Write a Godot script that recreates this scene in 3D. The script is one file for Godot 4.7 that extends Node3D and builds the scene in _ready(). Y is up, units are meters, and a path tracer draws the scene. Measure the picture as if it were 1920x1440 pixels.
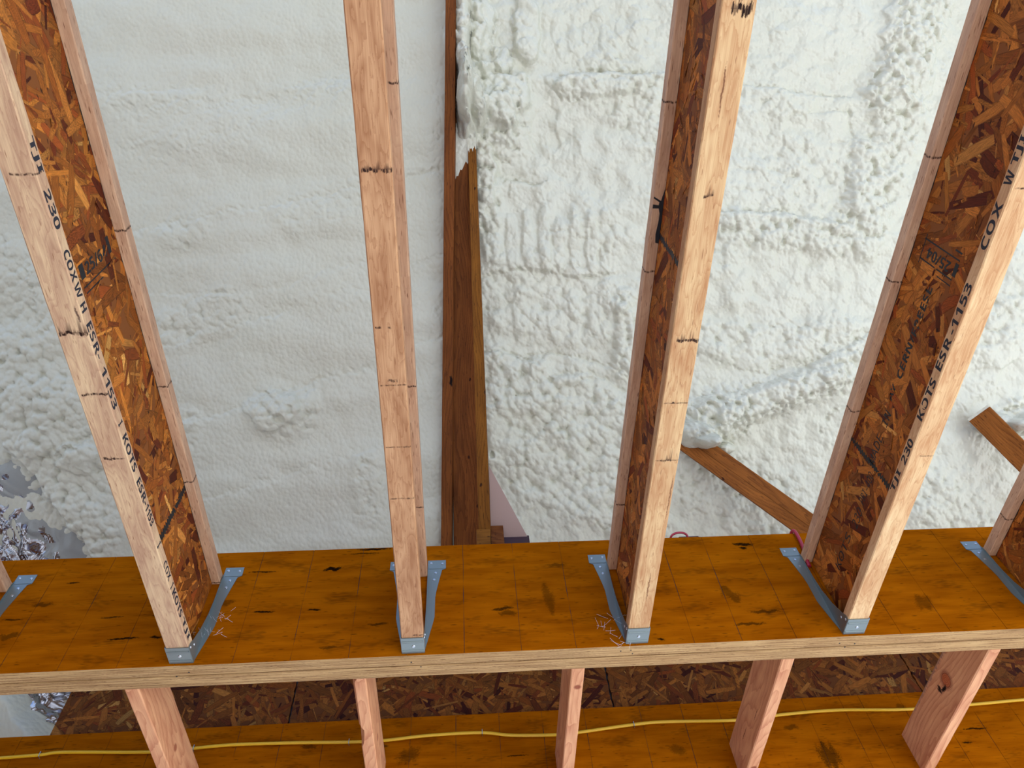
extends Node3D

const JOIST_X := [-1.511, -0.9093, -0.3029, 0.3055, 0.9195, 1.518]
const FLANGE_W := 0.0587
const FLANGE_T := 0.0320
const JOIST_H := 0.3048
const BEAM_TOP := 0.4016
const BEAM_LOW := -0.006
const BEAM_T := 0.0892
const TWO_Z := -0.710
const TWO_TOP := 0.291
const TWO_LOW := -0.115

# the roof slope: its middle, the two directions in it and the side that faces the room
const ROOF_MID := Vector3(0.0364, 1.1341, 0.1373)
const ROOF_A := Vector3(1, 0, 0)
const ROOF_B := Vector3(0, 0.5547, 0.83205)
const ROOF_IN := Vector3(0, -0.83205, 0.5547)

var taken := {}
var M := {}


func _ready() -> void:
	look()
	make_materials()
	make_setting()
	make_roof()
	make_beams()
	make_joists()
	make_blocking()
	make_rafters()
	make_small_things()


func look() -> void:
	var cam := Camera3D.new()
	cam.name = "camera"
	cam.fov = 54.6264
	cam.near = 0.02
	cam.far = 200.0
	cam.transform = Transform3D(Basis(Vector3(0.9976, -0.0670, 0.0181), Vector3(0.0201, 0.5288, 0.8485), Vector3(-0.0665, -0.8461, 0.5289)).orthonormalized(), Vector3(-0.1568, -1.3260, 1.6752))
	add_child(cam)
	var env := Environment.new()
	var sky := Sky.new()
	var air := ProceduralSkyMaterial.new()
	air.sky_top_color = Color(0.46, 0.61, 0.88)
	air.sky_horizon_color = Color(0.83, 0.88, 0.93)
	air.ground_horizon_color = Color(0.62, 0.62, 0.60)
	air.ground_bottom_color = Color(0.40, 0.39, 0.37)
	air.sky_energy_multiplier = 1.5
	air.ground_energy_multiplier = 0.6
	sky.sky_material = air
	env.background_mode = Environment.BG_SKY
	env.sky = sky
	env.tonemap_mode = Environment.TONE_MAPPER_LINEAR
	env.tonemap_exposure = 0.93
	env.sdfgi_enabled = true
	env.ssao_enabled = true
	env.ssil_enabled = true
	var we := WorldEnvironment.new()
	we.name = "world_environment"
	we.environment = env
	add_child(we)
	# the sun falls on the slab through the open right side of the frame
	var sun := DirectionalLight3D.new()
	sun.name = "sun"
	sun.light_color = Color(1.0, 0.985, 0.96)
	sun.light_energy = 3.1
	sun.light_angular_distance = 1.5
	sun.shadow_enabled = true
	sun.transform = Transform3D(Basis.looking_at(Vector3(-0.85, -1.0, -0.15), Vector3.UP), Vector3(4, 6, 4))
	add_child(sun)
	# added area light standing in for daylight from behind the camera, to the right
	var day := AreaLight3D.new()
	day.name = "added_daylight"
	day.area_size = Vector2(5.0, 2.2)
	day.area_normalize_energy = true
	day.light_color = Color(0.92, 0.965, 1.0)
	day.light_energy = 12.5
	day.shadow_enabled = true
	day.transform = Transform3D(Basis.looking_at(Vector3(-0.45, 0.28, -1.0), Vector3.UP), Vector3(2.4, -1.75, 4.8))
	add_child(day)
	# second added area light, unseen at the right, bringing out the foam relief
	var side := AreaLight3D.new()
	side.name = "added_daylight"
	side.area_size = Vector2(3.6, 1.5)
	side.area_normalize_energy = true
	side.light_color = Color(0.96, 0.98, 1.0)
	side.light_energy = 5.0
	side.shadow_enabled = true
	side.transform = Transform3D(Basis.looking_at(Vector3(-1.0, 0.25, -0.12), Vector3.UP), Vector3(4.1, -0.9, 0.9))
	add_child(side, true)


# ---------------------------------------------------------------- naming

func numbered(called: String) -> String:
	var n: int = taken.get(called, 0)
	taken[called] = n + 1
	return called if n == 0 else "%s_%03d" % [called, n]


func thing(called: String, label: String, category: String, group := "", at := Vector3.ZERO) -> Node3D:
	var o := Node3D.new()
	o.name = numbered(called)
	o.position = at
	add_child(o)
	tag(o, label, category, group)
	return o


func tag(o: Node, label: String, category: String, group := "") -> void:
	o.set_meta("label", label)
	o.set_meta("category", category)
	if group != "":
		o.set_meta("group", group)


func part(called: String, st, mat: Material, parent: Node) -> MeshInstance3D:
	var o := MeshInstance3D.new()
	o.name = called
	o.mesh = st.commit() if st is SurfaceTool else st
	o.material_override = mat
	o.cast_shadow = GeometryInstance3D.SHADOW_CASTING_SETTING_ON
	parent.add_child(o, true)
	return o


func whole(called: String, st, mat: Material, label: String, category: String, group := "") -> MeshInstance3D:
	var o := MeshInstance3D.new()
	o.name = numbered(called)
	o.mesh = st.commit() if st is SurfaceTool else st
	o.material_override = mat
	add_child(o)
	tag(o, label, category, group)
	return o


func struct(called: String, st, mat: Material, label: String) -> MeshInstance3D:
	var o := MeshInstance3D.new()
	o.name = called
	o.mesh = st.commit() if st is SurfaceTool else st
	o.material_override = mat
	add_child(o)
	o.set_meta("kind", "structure")
	o.set_meta("label", label)
	return o


# ---------------------------------------------------------------- meshes

func begin() -> SurfaceTool:
	var st := SurfaceTool.new()
	st.begin(Mesh.PRIMITIVE_TRIANGLES)
	return st


func tri(st: SurfaceTool, p: Array, n: Vector3, uv: Array, c := Color.WHITE, cs := []) -> void:
	var order := [0, 1, 2]
	if (p[1] - p[0]).cross(p[2] - p[0]).dot(n) > 0.0:
		order = [0, 2, 1]
	for i in order:
		st.set_normal(n)
		st.set_uv(uv[i])
		st.set_color(cs[i] if cs.size() else c)
		st.add_vertex(p[i])


func quad(st: SurfaceTool, a: Vector3, b: Vector3, c: Vector3, d: Vector3, n: Vector3, ua: Vector2, ub: Vector2, uc: Vector2, ud: Vector2, cs := []) -> void:
	if cs.size():
		tri(st, [a, b, c], n, [ua, ub, uc], Color.WHITE, [cs[0], cs[1], cs[2]])
		tri(st, [a, c, d], n, [ua, uc, ud], Color.WHITE, [cs[0], cs[2], cs[3]])
	else:
		tri(st, [a, b, c], n, [ua, ub, uc])
		tri(st, [a, c, d], n, [ua, uc, ud])


# a profile (closed, in x and y) swept along z from 0 to length in steps; u runs along the length, v round the profile
func sweep(st: SurfaceTool, profile: PackedVector2Array, length: float, xf: Transform3D, u_len := 1.0, v_len := 1.0, uv0 := Vector2.ZERO, steps := 1, rough := 0.0, seed_ := 0, tint = null, end_scale := 1.0) -> void:
	var n := profile.size()
	var area := 0.0
	var mid := Vector2.ZERO
	for i in n:
		area += profile[i].cross(profile[(i + 1) % n])
		mid += profile[i] / n
	var turn := 1.0 if area > 0.0 else -1.0
	var rng := RandomNumberGenerator.new()
	rng.seed = seed_ + 11
	var rings := []
	for k in steps + 1:
		var ring := PackedVector3Array()
		var s: float = lerpf(1.0, end_scale, float(k) / steps)
		for i in n:
			var q := profile[i]
			if rough > 0.0:
				q += Vector2(rng.randf_range(-rough, rough), rng.randf_range(-rough, rough))
			ring.append(xf * Vector3(q.x * s, q.y * s, length * k / steps))
		rings.append(ring)
	var v := uv0.y
	for i in n:
		var j := (i + 1) % n
		var e := profile[j] - profile[i]
		var dv := e.length() / v_len
		var nn := xf.basis * Vector3(e.y * turn, -e.x * turn, 0).normalized()
		nn = nn.normalized()
		for k in steps:
			var u0 := uv0.x + length * k / steps / u_len
			var u1 := uv0.x + length * (k + 1) / steps / u_len
			var cs := []
			if tint != null:
				var c0: Color = tint.call(float(k) / steps)
				var c1: Color = tint.call(float(k + 1) / steps)
				cs = [c0, c0, c1, c1]
			quad(st, rings[k][i], rings[k][j], rings[k + 1][j], rings[k + 1][i], nn, Vector2(u0, v), Vector2(u0, v + dv), Vector2(u1, v + dv), Vector2(u1, v), cs)
		v += dv
	for e in 2:
		var ring: PackedVector3Array = rings[0] if e == 0 else rings[steps]
		var nn := (xf.basis * Vector3(0, 0, -1 if e == 0 else 1)).normalized()
		var cap := Geometry2D.triangulate_polygon(profile)
		for t in range(0, cap.size(), 3):
			var p := [ring[cap[t]], ring[cap[t + 1]], ring[cap[t + 2]]]
			var uv := []
			for m in 3:
				var q: Vector2 = profile[cap[t + m]]
				uv.append(uv0 + Vector2(q.x / u_len, q.y / v_len))
			var c := Color.WHITE
			if tint != null:
				c = tint.call(float(e))
			tri(st, p, nn, uv, c)


# a rectangle with chamfered corners, starting along its lower side
func rect(x0: float, y0: float, x1: float, y1: float, b := 0.0015) -> PackedVector2Array:
	if b <= 0.0:
		return PackedVector2Array([Vector2(x0, y0), Vector2(x1, y0), Vector2(x1, y1), Vector2(x0, y1)])
	return PackedVector2Array([Vector2(x0 + b, y0), Vector2(x1 - b, y0), Vector2(x1, y0 + b), Vector2(x1, y1 - b), Vector2(x1 - b, y1), Vector2(x0 + b, y1), Vector2(x0, y1 - b), Vector2(x0, y0 + b)])


# the turn that sends z along p0->p1 and -y (the profile's lower side) towards «face»
func along(p0: Vector3, p1: Vector3, face: Vector3) -> Transform3D:
	var z := (p1 - p0).normalized()
	var y := -(face - z * face.dot(z)).normalized()
	return Transform3D(Basis(y.cross(z).normalized(), y, z), p0)


func box(st: SurfaceTool, lo: Vector3, hi: Vector3, b := 0.001, uv0 := Vector2.ZERO, u_len := 1.0) -> void:
	sweep(st, rect(lo.x, lo.y, hi.x, hi.y, b), hi.z - lo.z, Transform3D(Basis(), Vector3(0, 0, lo.z)), u_len, u_len, uv0)


func tube(st: SurfaceTool, pts: Array, r: float, sides := 8, flat := 1.0, flat_dir := Vector3.FORWARD) -> void:
	var rings := []
	var path: Array = []
	for i in pts.size() - 1:
		var a: Vector3 = pts[maxi(i - 1, 0)]
		var b: Vector3 = pts[i]
		var c: Vector3 = pts[i + 1]
		var d: Vector3 = pts[mini(i + 2, pts.size() - 1)]
		var m := 6
		for k in m:
			path.append(b.cubic_interpolate(c, a, d, float(k) / m))
	path.append(pts[-1])
	var total := 0.0
	var lens := [0.0]
	for i in path.size() - 1:
		total += (path[i + 1] - path[i]).length()
		lens.append(total)
	for i in path.size():
		var t: Vector3 = (path[mini(i + 1, path.size() - 1)] - path[maxi(i - 1, 0)]).normalized()
		var f := (flat_dir - t * flat_dir.dot(t)).normalized()
		var g := t.cross(f)
		var ring := []
		for k in sides:
			var w := TAU * k / sides
			var nn := f * cos(w) + g * sin(w)
			ring.append([path[i] + f * cos(w) * r * flat + g * sin(w) * r, nn])
		rings.append(ring)
	for i in path.size() - 1:
		for k in sides:
			var j := (k + 1) % sides
			var q := [rings[i][k], rings[i][j], rings[i + 1][j], rings[i + 1][k]]
			var uv := [Vector2(lens[i], float(k) / sides), Vector2(lens[i], float(k + 1) / sides), Vector2(lens[i + 1], float(k + 1) / sides), Vector2(lens[i + 1], float(k) / sides)]
			for tr in [[0, 1, 2], [0, 2, 3]]:
				var ord: Array = tr
				var nn: Vector3 = q[0][1]
				if (q[tr[1]][0] - q[tr[0]][0]).cross(q[tr[2]][0] - q[tr[0]][0]).dot(nn) > 0.0:
					ord = [tr[0], tr[2], tr[1]]
				for m in ord:
					st.set_normal(q[m][1])
					st.set_uv(uv[m])
					st.set_color(Color.WHITE)
					st.add_vertex(q[m][0])
	for e in [0, path.size() - 1]:
		var mid: Vector3 = path[e]
		var nn: Vector3 = (path[0] - path[1]).normalized() if e == 0 else (path[-1] - path[-2]).normalized()
		for k in sides:
			tri(st, [mid, rings[e][k][0], rings[e][(k + 1) % sides][0]], nn, [Vector2.ZERO, Vector2.ZERO, Vector2.ZERO])


func disc(st: SurfaceTool, at: Vector3, normal: Vector3, r: float, h: float, sides := 10) -> void:
	var x := normal.cross(Vector3(0.3, 0.5, 0.8)).normalized()
	var y := normal.cross(x)
	for k in sides:
		var a := x * cos(TAU * k / sides) + y * sin(TAU * k / sides)
		var b := x * cos(TAU * (k + 1) / sides) + y * sin(TAU * (k + 1) / sides)
		var top := at + normal * h
		tri(st, [top, top + a * r * 0.8, top + b * r * 0.8], normal, [Vector2.ZERO, Vector2.ZERO, Vector2.ZERO])
		var m := (a + b + normal).normalized()
		quad(st, at + a * r, at + b * r, top + b * r * 0.8, top + a * r * 0.8, m, Vector2.ZERO, Vector2.ZERO, Vector2.ZERO, Vector2.ZERO)


# ---------------------------------------------------------------- textures

func noise(seed_: int, freq := 1.0, kind := FastNoiseLite.TYPE_SIMPLEX_SMOOTH, octaves := 1) -> FastNoiseLite:
	var n := FastNoiseLite.new()
	n.seed = seed_
	n.frequency = freq
	n.noise_type = kind
	if octaves > 1:
		n.fractal_type = FastNoiseLite.FRACTAL_FBM
		n.fractal_octaves = octaves
	else:
		n.fractal_type = FastNoiseLite.FRACTAL_NONE
	return n


func as_texture(data: PackedByteArray, w: int, h: int) -> ImageTexture:
	return ImageTexture.create_from_image(Image.create_from_data(w, h, false, Image.FORMAT_RGB8, data))


# wood with the grain along u: «lm» by «wm» metres. rings > 0 draws flat-sawn rings, blotch clouds, streak fine fibres
func wood(w: int, h: int, lm: float, wm: float, seed_: int, pale: Color, deep: Color, dark: Color, streak: float, blotch: float, rings := 0.0, fleck := 0.62, grime := 0.0, ring_deep := 0.55) -> PackedByteArray:
	var n1 := noise(seed_)
	var n2 := noise(seed_ + 7)
	var n3 := noise(seed_ + 19, 1.0, FastNoiseLite.TYPE_SIMPLEX_SMOOTH, 3)
	var data := PackedByteArray()
	data.resize(w * h * 3)
	var at := 0
	for j in h:
		var y := wm * j / h
		for i in w:
			var x := lm * i / w
			var a := n1.get_noise_2d(x * 9.0, y * 420.0)
			var b := n3.get_noise_2d(x * 4.5, y * 22.0)
			var t := 0.5 + a * streak + b * blotch
			var k := 0.0
			if rings > 0.0:
				var r := y * rings + b * (2.6 if rings < 20.0 else 0.55) + n2.get_noise_2d(x * 1.3, y * 5.0) * 3.5
				r = r - floorf(r)
				t += (r * r * r - 0.25) * ring_deep
			if fleck < 1.0:
				var f := n2.get_noise_2d(x * 22.0, y * 330.0)
				if f > fleck:
					k = minf((f - fleck) * 4.0, 0.8)
			if grime > 0.0:
				var g := n2.get_noise_2d(x * 6.0 + 40.0, y * 17.0) + 0.5 * n1.get_noise_2d(x * 30.0, y * 160.0)
				if g > 0.42:
					k = maxf(k, minf((g - 0.42) * grime, 0.6))
			t = clampf(t, 0.0, 1.0)
			var s := 1.0 - k
			data[at] = int(clampf(((pale.r + (deep.r - pale.r) * t) * s + dark.r * k) * 255.0, 0, 255))
			data[at + 1] = int(clampf(((pale.g + (deep.g - pale.g) * t) * s + dark.g * k) * 255.0, 0, 255))
			data[at + 2] = int(clampf(((pale.b + (deep.b - pale.b) * t) * s + dark.b * k) * 255.0, 0, 255))
			at += 3
	return data


# a dark stain across the grain: centre u, from v0 to v1 in pixels, half as thick as «thick», with drips up to «drip» pixels long
func stain(data: PackedByteArray, w: int, h: int, u: int, v0: int, v1: int, thick: float, strength: float, drip: int, seed_: int, c := Color(0.13, 0.07, 0.05)) -> void:
	var rng := RandomNumberGenerator.new()
	rng.seed = seed_
	var n := noise(seed_, 0.08)
	var high := 0.0
	for v in range(maxi(v0, 0), mini(v1, h)):
		if rng.randf() < 0.45:
			high = rng.randf() * rng.randf() * drip
		var fade := clampf(0.75 + n.get_noise_1d(v * 3.0) * 0.9, 0.0, 1.0)
		var t := thick * (0.7 + 0.5 * n.get_noise_1d(v * 5.0 + 50.0)) + 0.4
		var shift := n.get_noise_1d(v * 1.0 + 90.0) * thick * 1.2
		for du in range(-int(t) - 2, int(t + high) + 3):
			var a := clampf(t + 0.8 - absf(du - shift), 0.0, 1.0) * fade
			if du > 0 and du < t + high:
				a = maxf(a, (1.0 - du / (t + high)) * 0.65)
			a *= strength
			if a <= 0.01:
				continue
			var at := (v * w + posmod(u + du, w)) * 3
			data[at] = int(lerpf(data[at], c.r * 255.0, a))
			data[at + 1] = int(lerpf(data[at + 1], c.g * 255.0, a))
			data[at + 2] = int(lerpf(data[at + 2], c.b * 255.0, a))


# a dark lens-shaped split or smear along the grain
func slit(data: PackedByteArray, w: int, h: int, u: float, v: float, ru: float, rv: float, strength: float, seed_: int, c := Color(0.10, 0.05, 0.02)) -> void:
	var n := noise(seed_, 0.11)
	for dv in range(-int(rv) - 2, int(rv) + 3):
		for du in range(-int(ru) - 1, int(ru) + 2):
			var y := int(v) + dv
			if y < 0 or y >= h:
				continue
			var q := 1.0 - pow(du / ru, 2.0) - pow((dv + n.get_noise_1d(du * 0.5) * rv * 0.7) / (rv + 0.3), 2.0)
			q += n.get_noise_2d(du * 2.0, dv * 6.0) * 0.5
			var a := clampf(q * 1.6, 0.0, 1.0) * strength
			if a <= 0.01:
				continue
			var at := (y * w + posmod(int(u) + du, w)) * 3
			data[at] = int(lerpf(data[at], c.r * 255.0, a))
			data[at + 1] = int(lerpf(data[at + 1], c.g * 255.0, a))
			data[at + 2] = int(lerpf(data[at + 2], c.b * 255.0, a))


# a knot: rings round a centre that bend the grain
func knot(data: PackedByteArray, w: int, h: int, u: float, v: float, ru: float, rv: float, core: Color, rim: Color) -> void:
	for dv in range(-int(rv * 1.6), int(rv * 1.6) + 1):
		for du in range(-int(ru * 1.6), int(ru * 1.6) + 1):
			var y := int(v) + dv
			if y < 0 or y >= h:
				continue
			var d := sqrt(pow(du / ru, 2.0) + pow(dv / rv, 2.0))
			if d > 1.6:
				continue
			var at := (y * w + posmod(int(u) + du, w)) * 3
			var c := core
			var a := 0.85
			if d > 1.0:
				c = rim
				a = clampf((1.6 - d) / 0.6, 0.0, 1.0) * (0.45 + 0.35 * sin(d * 34.0))
			elif d > 0.9:
				c = rim
				a = 0.8
			else:
				a = 0.75 + 0.2 * sin(d * 22.0)
			a = clampf(a, 0.0, 1.0)
			data[at] = int(lerpf(data[at], c.r * 255.0, a))
			data[at + 1] = int(lerpf(data[at + 1], c.g * 255.0, a))
			data[at + 2] = int(lerpf(data[at + 2], c.b * 255.0, a))


# oriented strand board: wide flakes laid over one another, as colour and as height
func strand_board(w: int, h: int, m_per_px: float, seed_: int) -> Array:
	var data := PackedByteArray()
	data.resize(w * h * 3)
	var high := PackedByteArray()
	high.resize(w * h)
	var tones := [Color(0.73, 0.436, 0.170), Color(0.64, 0.359, 0.126), Color(0.79, 0.504, 0.215), Color(0.58, 0.310, 0.104), Color(0.69, 0.398, 0.148), Color(0.75, 0.446, 0.163), Color(0.43, 0.184, 0.074), Color(0.60, 0.291, 0.111), Color(0.83, 0.582, 0.281), Color(0.34, 0.136, 0.067)]
	var chance := [3, 4, 1.4, 4, 4, 3, 1.6, 3, 0.5, 0.8]
	var total := 0.0
	for c in chance:
		total += c
	var rng := RandomNumberGenerator.new()
	rng.seed = seed_
	var grain := noise(seed_ + 3)
	for i in w * h:
		data[i * 3] = 132
		data[i * 3 + 1] = 76
		data[i * 3 + 2] = 34
		high[i] = 60
	var area := w * h * m_per_px * m_per_px
	var count := int(area / 0.00105 * 2.1)
	for f in count:
		var long := rng.randf_range(0.045, 0.13) / m_per_px
		var wide := rng.randf_range(0.008, 0.030) / m_per_px
		if rng.randf() < 0.28:
			long *= 0.6
			wide *= 0.3
		var turn := rng.randf() * PI
		var cx := rng.randf() * w
		var cy := rng.randf() * h
		var pick := rng.randf() * total
		var which := 0
		while which < tones.size() - 1 and pick > chance[which]:
			pick -= chance[which]
			which += 1
		var tone: Color = tones[which]
		var shade := rng.randf_range(0.78, 1.06)
		var lift := rng.randi_range(50, 235)
		var co := cos(turn)
		var si := sin(turn)
		var hx := absf(co) * long * 0.5 + absf(si) * wide * 0.5
		var hy := absf(si) * long * 0.5 + absf(co) * wide * 0.5
		var bend := rng.randf_range(-0.12, 0.12)
		var off := f * 3.7
		for y in range(int(cy - hy), int(cy + hy) + 1):
			for x in range(int(cx - hx), int(cx + hx) + 1):
				var dx := x - cx
				var dy := y - cy
				var p := (dx * co + dy * si) / (long * 0.5)
				var q := (dy * co - dx * si) / (wide * 0.5)
				q += bend * p * p * 3.0
				if absf(q) > 1.0 - 0.25 * p * p or absf(p) > 1.0:
					continue
				var s := shade + 0.24 * grain.get_noise_2d(p * 2.0 + off, q * wide * 0.55 + off)
				if absf(q) > 0.86 - 0.25 * p * p:
					s *= 0.80
				var at := posmod(y, h) * w + posmod(x, w)
				high[at] = lift
				at *= 3
				data[at] = clampi(int(tone.r * s * 255.0), 0, 255)
				data[at + 1] = clampi(int(tone.g * s * 255.0), 0, 255)
				data[at + 2] = clampi(int(tone.b * s * 255.0), 0, 255)
	# voids between the flakes
	for f in count / 14:
		slit(data, w, h, rng.randf() * w, rng.randf() * h, rng.randf_range(1.5, 7.0), rng.randf_range(0.8, 2.6), 0.8, f, Color(0.14, 0.05, 0.02))
	return [as_texture(data, w, h), ImageTexture.create_from_image(Image.create_from_data(w, h, false, Image.FORMAT_L8, high))]


func mat(tex: Texture2D, rough: float, tint := Color.WHITE, vertex := false) -> StandardMaterial3D:
	var m := StandardMaterial3D.new()
	m.metallic_specular = 0.22
	m.albedo_texture = tex
	m.albedo_color = tint
	m.roughness = rough
	m.vertex_color_use_as_albedo = vertex
	m.texture_repeat = true
	return m


func plain(c: Color, rough: float, metal := 0.0) -> StandardMaterial3D:
	var m := StandardMaterial3D.new()
	m.albedo_color = c
	m.roughness = rough
	m.metallic = metal
	return m


func relief(m: StandardMaterial3D, tex: Texture2D, cm: float) -> void:
	m.heightmap_enabled = true
	m.heightmap_texture = tex
	m.heightmap_scale = cm


func noise_texture(seed_: int, freq: float, kind: int, side := 512) -> NoiseTexture2D:
	var t := NoiseTexture2D.new()
	t.width = side
	t.height = side
	t.seamless = true
	t.noise = noise(seed_, freq, kind, 3)
	return t


func make_materials() -> void:
	var fibre := noise_texture(5, 0.05, FastNoiseLite.TYPE_SIMPLEX_SMOOTH, 256)
	# flanges of the joists: 1.8 m by the 181 mm round the flange, each with its own stains
	var marks := [
		[[0.30, 0.0, 0.32, 1.0, 0.5, 3]],
		[[1.288, 0.05, 0.40, 1.2, 0.7, 4], [0.979, 0.0, 0.30, 4.0, 0.95, 46], [0.838, 0.02, 0.31, 2.2, 0.85, 12], [0.674, 0.02, 0.15, 3.0, 0.85, 16], [0.674, 0.1, 0.27, 1.0, 0.6, 4]],
		[[1.296, 0.0, 0.31, 4.0, 0.9, 22], [0.981, 0.0, 0.07, 2.0, 0.8, 5], [0.981, 0.14, 0.18, 2.0, 0.6, 5], [0.847, 0.0, 0.31, 0.8, 0.6, 3], [0.858, 0.09, 0.2, 2.6, 0.6, 10], [0.686, 0.0, 0.31, 0.8, 0.55, 4], [0.539, 0.0, 0.31, 1.0, 0.6, 6], [0.067, 0.14, 0.3, 1.4, 0.7, 3]],
		[[1.557, 0.07, 0.27, 11.0, 1.0, 20], [1.246, 0.09, 0.19, 2.2, 0.75, 34], [0.941, 0.04, 0.31, 3.2, 0.85, 30], [0.786, 0.0, 0.31, 0.8, 0.5, 4], [0.786, 0.1, 0.13, 2.0, 0.7, 5], [0.629, 0.06, 0.21, 2.2, 0.75, 44], [0.629, 0.0, 0.3, 0.7, 0.4, 4]],
		[[1.259, 0.03, 0.32, 0.9, 0.8, 3], [0.62, 0.1, 0.31, 0.8, 0.45, 3]],
		[[1.10, 0.0, 0.31, 1.4, 0.6, 10]],
	]
	for i in 6:
		var pale: Color = [Color(0.84, 0.71, 0.54), Color(0.85, 0.72, 0.55), Color(0.79, 0.61, 0.44), Color(0.86, 0.72, 0.52), Color(0.90, 0.76, 0.56), Color(0.78, 0.62, 0.46)][i]
		var deep: Color = [Color(0.68, 0.52, 0.39), Color(0.69, 0.53, 0.41), Color(0.62, 0.43, 0.29), Color(0.71, 0.51, 0.34), Color(0.76, 0.56, 0.38), Color(0.62, 0.46, 0.33)][i]
		var data := wood(1536, 160, 1.8, 0.181, 40 + i * 13, pale, deep, Color(0.42, 0.24, 0.15), 0.24, 0.62, 13.0, 0.80, 0.0, 0.42)
		for k in marks[i].size():
			var s: Array = marks[i][k]
			stain(data, 1536, 160, int(s[0] / 1.8 * 1536), int(s[1] * 160), int(s[2] * 160), s[3] * 0.75, s[4], int(s[5] * 0.8), 300 + i * 20 + k)
		if i == 3:
			slit(data, 1536, 160, 0.215 / 1.8 * 1536, 28, 46, 1.6, 0.75, 5, Color(0.45, 0.30, 0.20))
			slit(data, 1536, 160, 1.43 / 1.8 * 1536, 17, 40, 1.3, 0.7, 8, Color(0.36, 0.20, 0.13))
			slit(data, 1536, 160, 1.60 / 1.8 * 1536, 25, 30, 2.5, 0.8, 9, Color(0.36, 0.22, 0.17))
			slit(data, 1536, 160, 0.52 / 1.8 * 1536, 42, 60, 1.2, 0.6, 15, Color(0.36, 0.20, 0.13))
		if i == 1:
			slit(data, 1536, 160, 1.02 / 1.8 * 1536, 40, 16, 1.8, 0.8, 6, Color(0.30, 0.22, 0.18))
		M["flange%d" % i] = mat(as_texture(data, 1536, 160), 0.62)
		relief(M["flange%d" % i], fibre, 0.02)
	var top := wood(1536, 160, 1.8, 0.181, 231, Color(0.83, 0.67, 0.52), Color(0.70, 0.53, 0.40), Color(0.34, 0.19, 0.12), 0.34, 0.6, 9.0, 0.72, 0.0, 0.3)
	for z in [0.42, 0.80, 1.10, 1.50]:
		stain(top, 1536, 160, int(z / 1.8 * 1536), 0, 160, 1.3, 0.75, 6, int(z * 100))
	M.top_flange = mat(as_texture(top, 1536, 160), 0.65)
	var board := strand_board(1408, 1024, 0.0011, 77)
	M.strand = mat(board[0], 0.55)
	relief(M.strand, board[1], 0.07)
	M.strand_shaded = mat(board[0], 0.7, Color(0.70, 0.70, 0.70))  # same strand board darkened by tint, standing in for shade on the rear wall
	relief(M.strand_shaded, board[1], 0.07)
	# faces of the laminated beams
	for i in 2:
		var data := wood(2048, 256, 3.9, 0.42, 500 + i, Color(0.63, 0.345, 0.022), Color(0.50, 0.25, 0.008), Color(0.20, 0.10, 0.03), 0.22, 0.55, 0.0, 0.78, 0.4)
		var px := 2048 / 3.9
		if i == 0:
			for s in [[-0.558, 0.318, 0.030, 0.008, 1.0], [-0.767, 0.3165, 0.044, 0.0022, 0.9], [-0.734, 0.163, 0.034, 0.003, 0.95], [-0.590, 0.163, 0.022, 0.003, 0.9], [-1.09, 0.0885, 0.045, 0.003, 0.9], [-1.005, 0.0885, 0.018, 0.004, 0.9], [-0.44, 0.396, 0.055, 0.004, 0.9], [0.725, 0.362, 0.035, 0.007, 0.9], [0.72, 0.345, 0.012, 0.006, 0.9], [0.377, 0.011, 0.011, 0.003, 0.9], [-0.055, 0.14, 0.035, 0.006, 0.65], [-0.04, 0.125, 0.028, 0.010, 0.4], [-0.405, 0.103, 0.03, 0.004, 0.5], [0.08, 0.17, 0.018, 0.06, 0.3], [0.62, 0.16, 0.03, 0.03, 0.35], [-1.36, 0.22, 0.03, 0.008, 0.4], [-1.40, 0.11, 0.03, 0.012, 0.4], [-0.85, 0.20, 0.03, 0.012, 0.35], [1.18, 0.10, 0.03, 0.03, 0.3], [0.70, 0.09, 0.05, 0.006, 0.5], [0.64, 0.05, 0.05, 0.005, 0.5], [-1.31, 0.30, 0.018, 0.003, 0.7], [-1.42, 0.17, 0.03, 0.003, 0.6], [-0.47, 0.38, 0.05, 0.003, 0.5], [0.12, 0.30, 0.03, 0.008, 0.3], [-0.53, 0.03, 0.03, 0.004, 0.4], [-1.15, 0.165, 0.035, 0.0025, 0.6], [-1.02, 0.166, 0.022, 0.003, 0.8]]:
				slit(data, 2048, 256, (s[0] + 1.95) * px, (0.4016 - s[1]) / 0.42 * 256, s[2] * px, s[3] / 0.42 * 256, s[4], int(s[0] * 997) + 60)
		else:
			for s in [[-0.45, 0.19, 0.02, 0.006, 0.5], [-0.47, 0.165, 0.03, 0.02, 0.35], [1.62, 0.14, 0.05, 0.003, 0.8], [1.06, 0.07, 0.04, 0.05, 0.5], [0.0, 0.13, 0.04, 0.002, 0.7], [-0.36, 0.15, 0.04, 0.03, 0.3], [1.4, 0.24, 0.02, 0.01, 0.3], [-0.7, 0.2, 0.03, 0.008, 0.45], [0.97, 0.18, 0.03, 0.01, 0.35], [1.56, 0.09, 0.02, 0.003, 0.8], [-1.55, 0.24, 0.04, 0.003, 0.4], [0.55, 0.12, 0.03, 0.02, 0.3]]:
				slit(data, 2048, 256, (s[0] + 1.95) * px, (TWO_TOP - s[1]) / 0.42 * 256, s[2] * px, s[3] / 0.42 * 256, s[4], int(s[0] * 997) + 60)
		M["veneer%d" % i] = mat(as_texture(data, 2048, 256), 0.5)
		M["veneer%d" % i].metallic_specular = 0.03
		relief(M["veneer%d" % i], fibre, 0.01)
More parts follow.
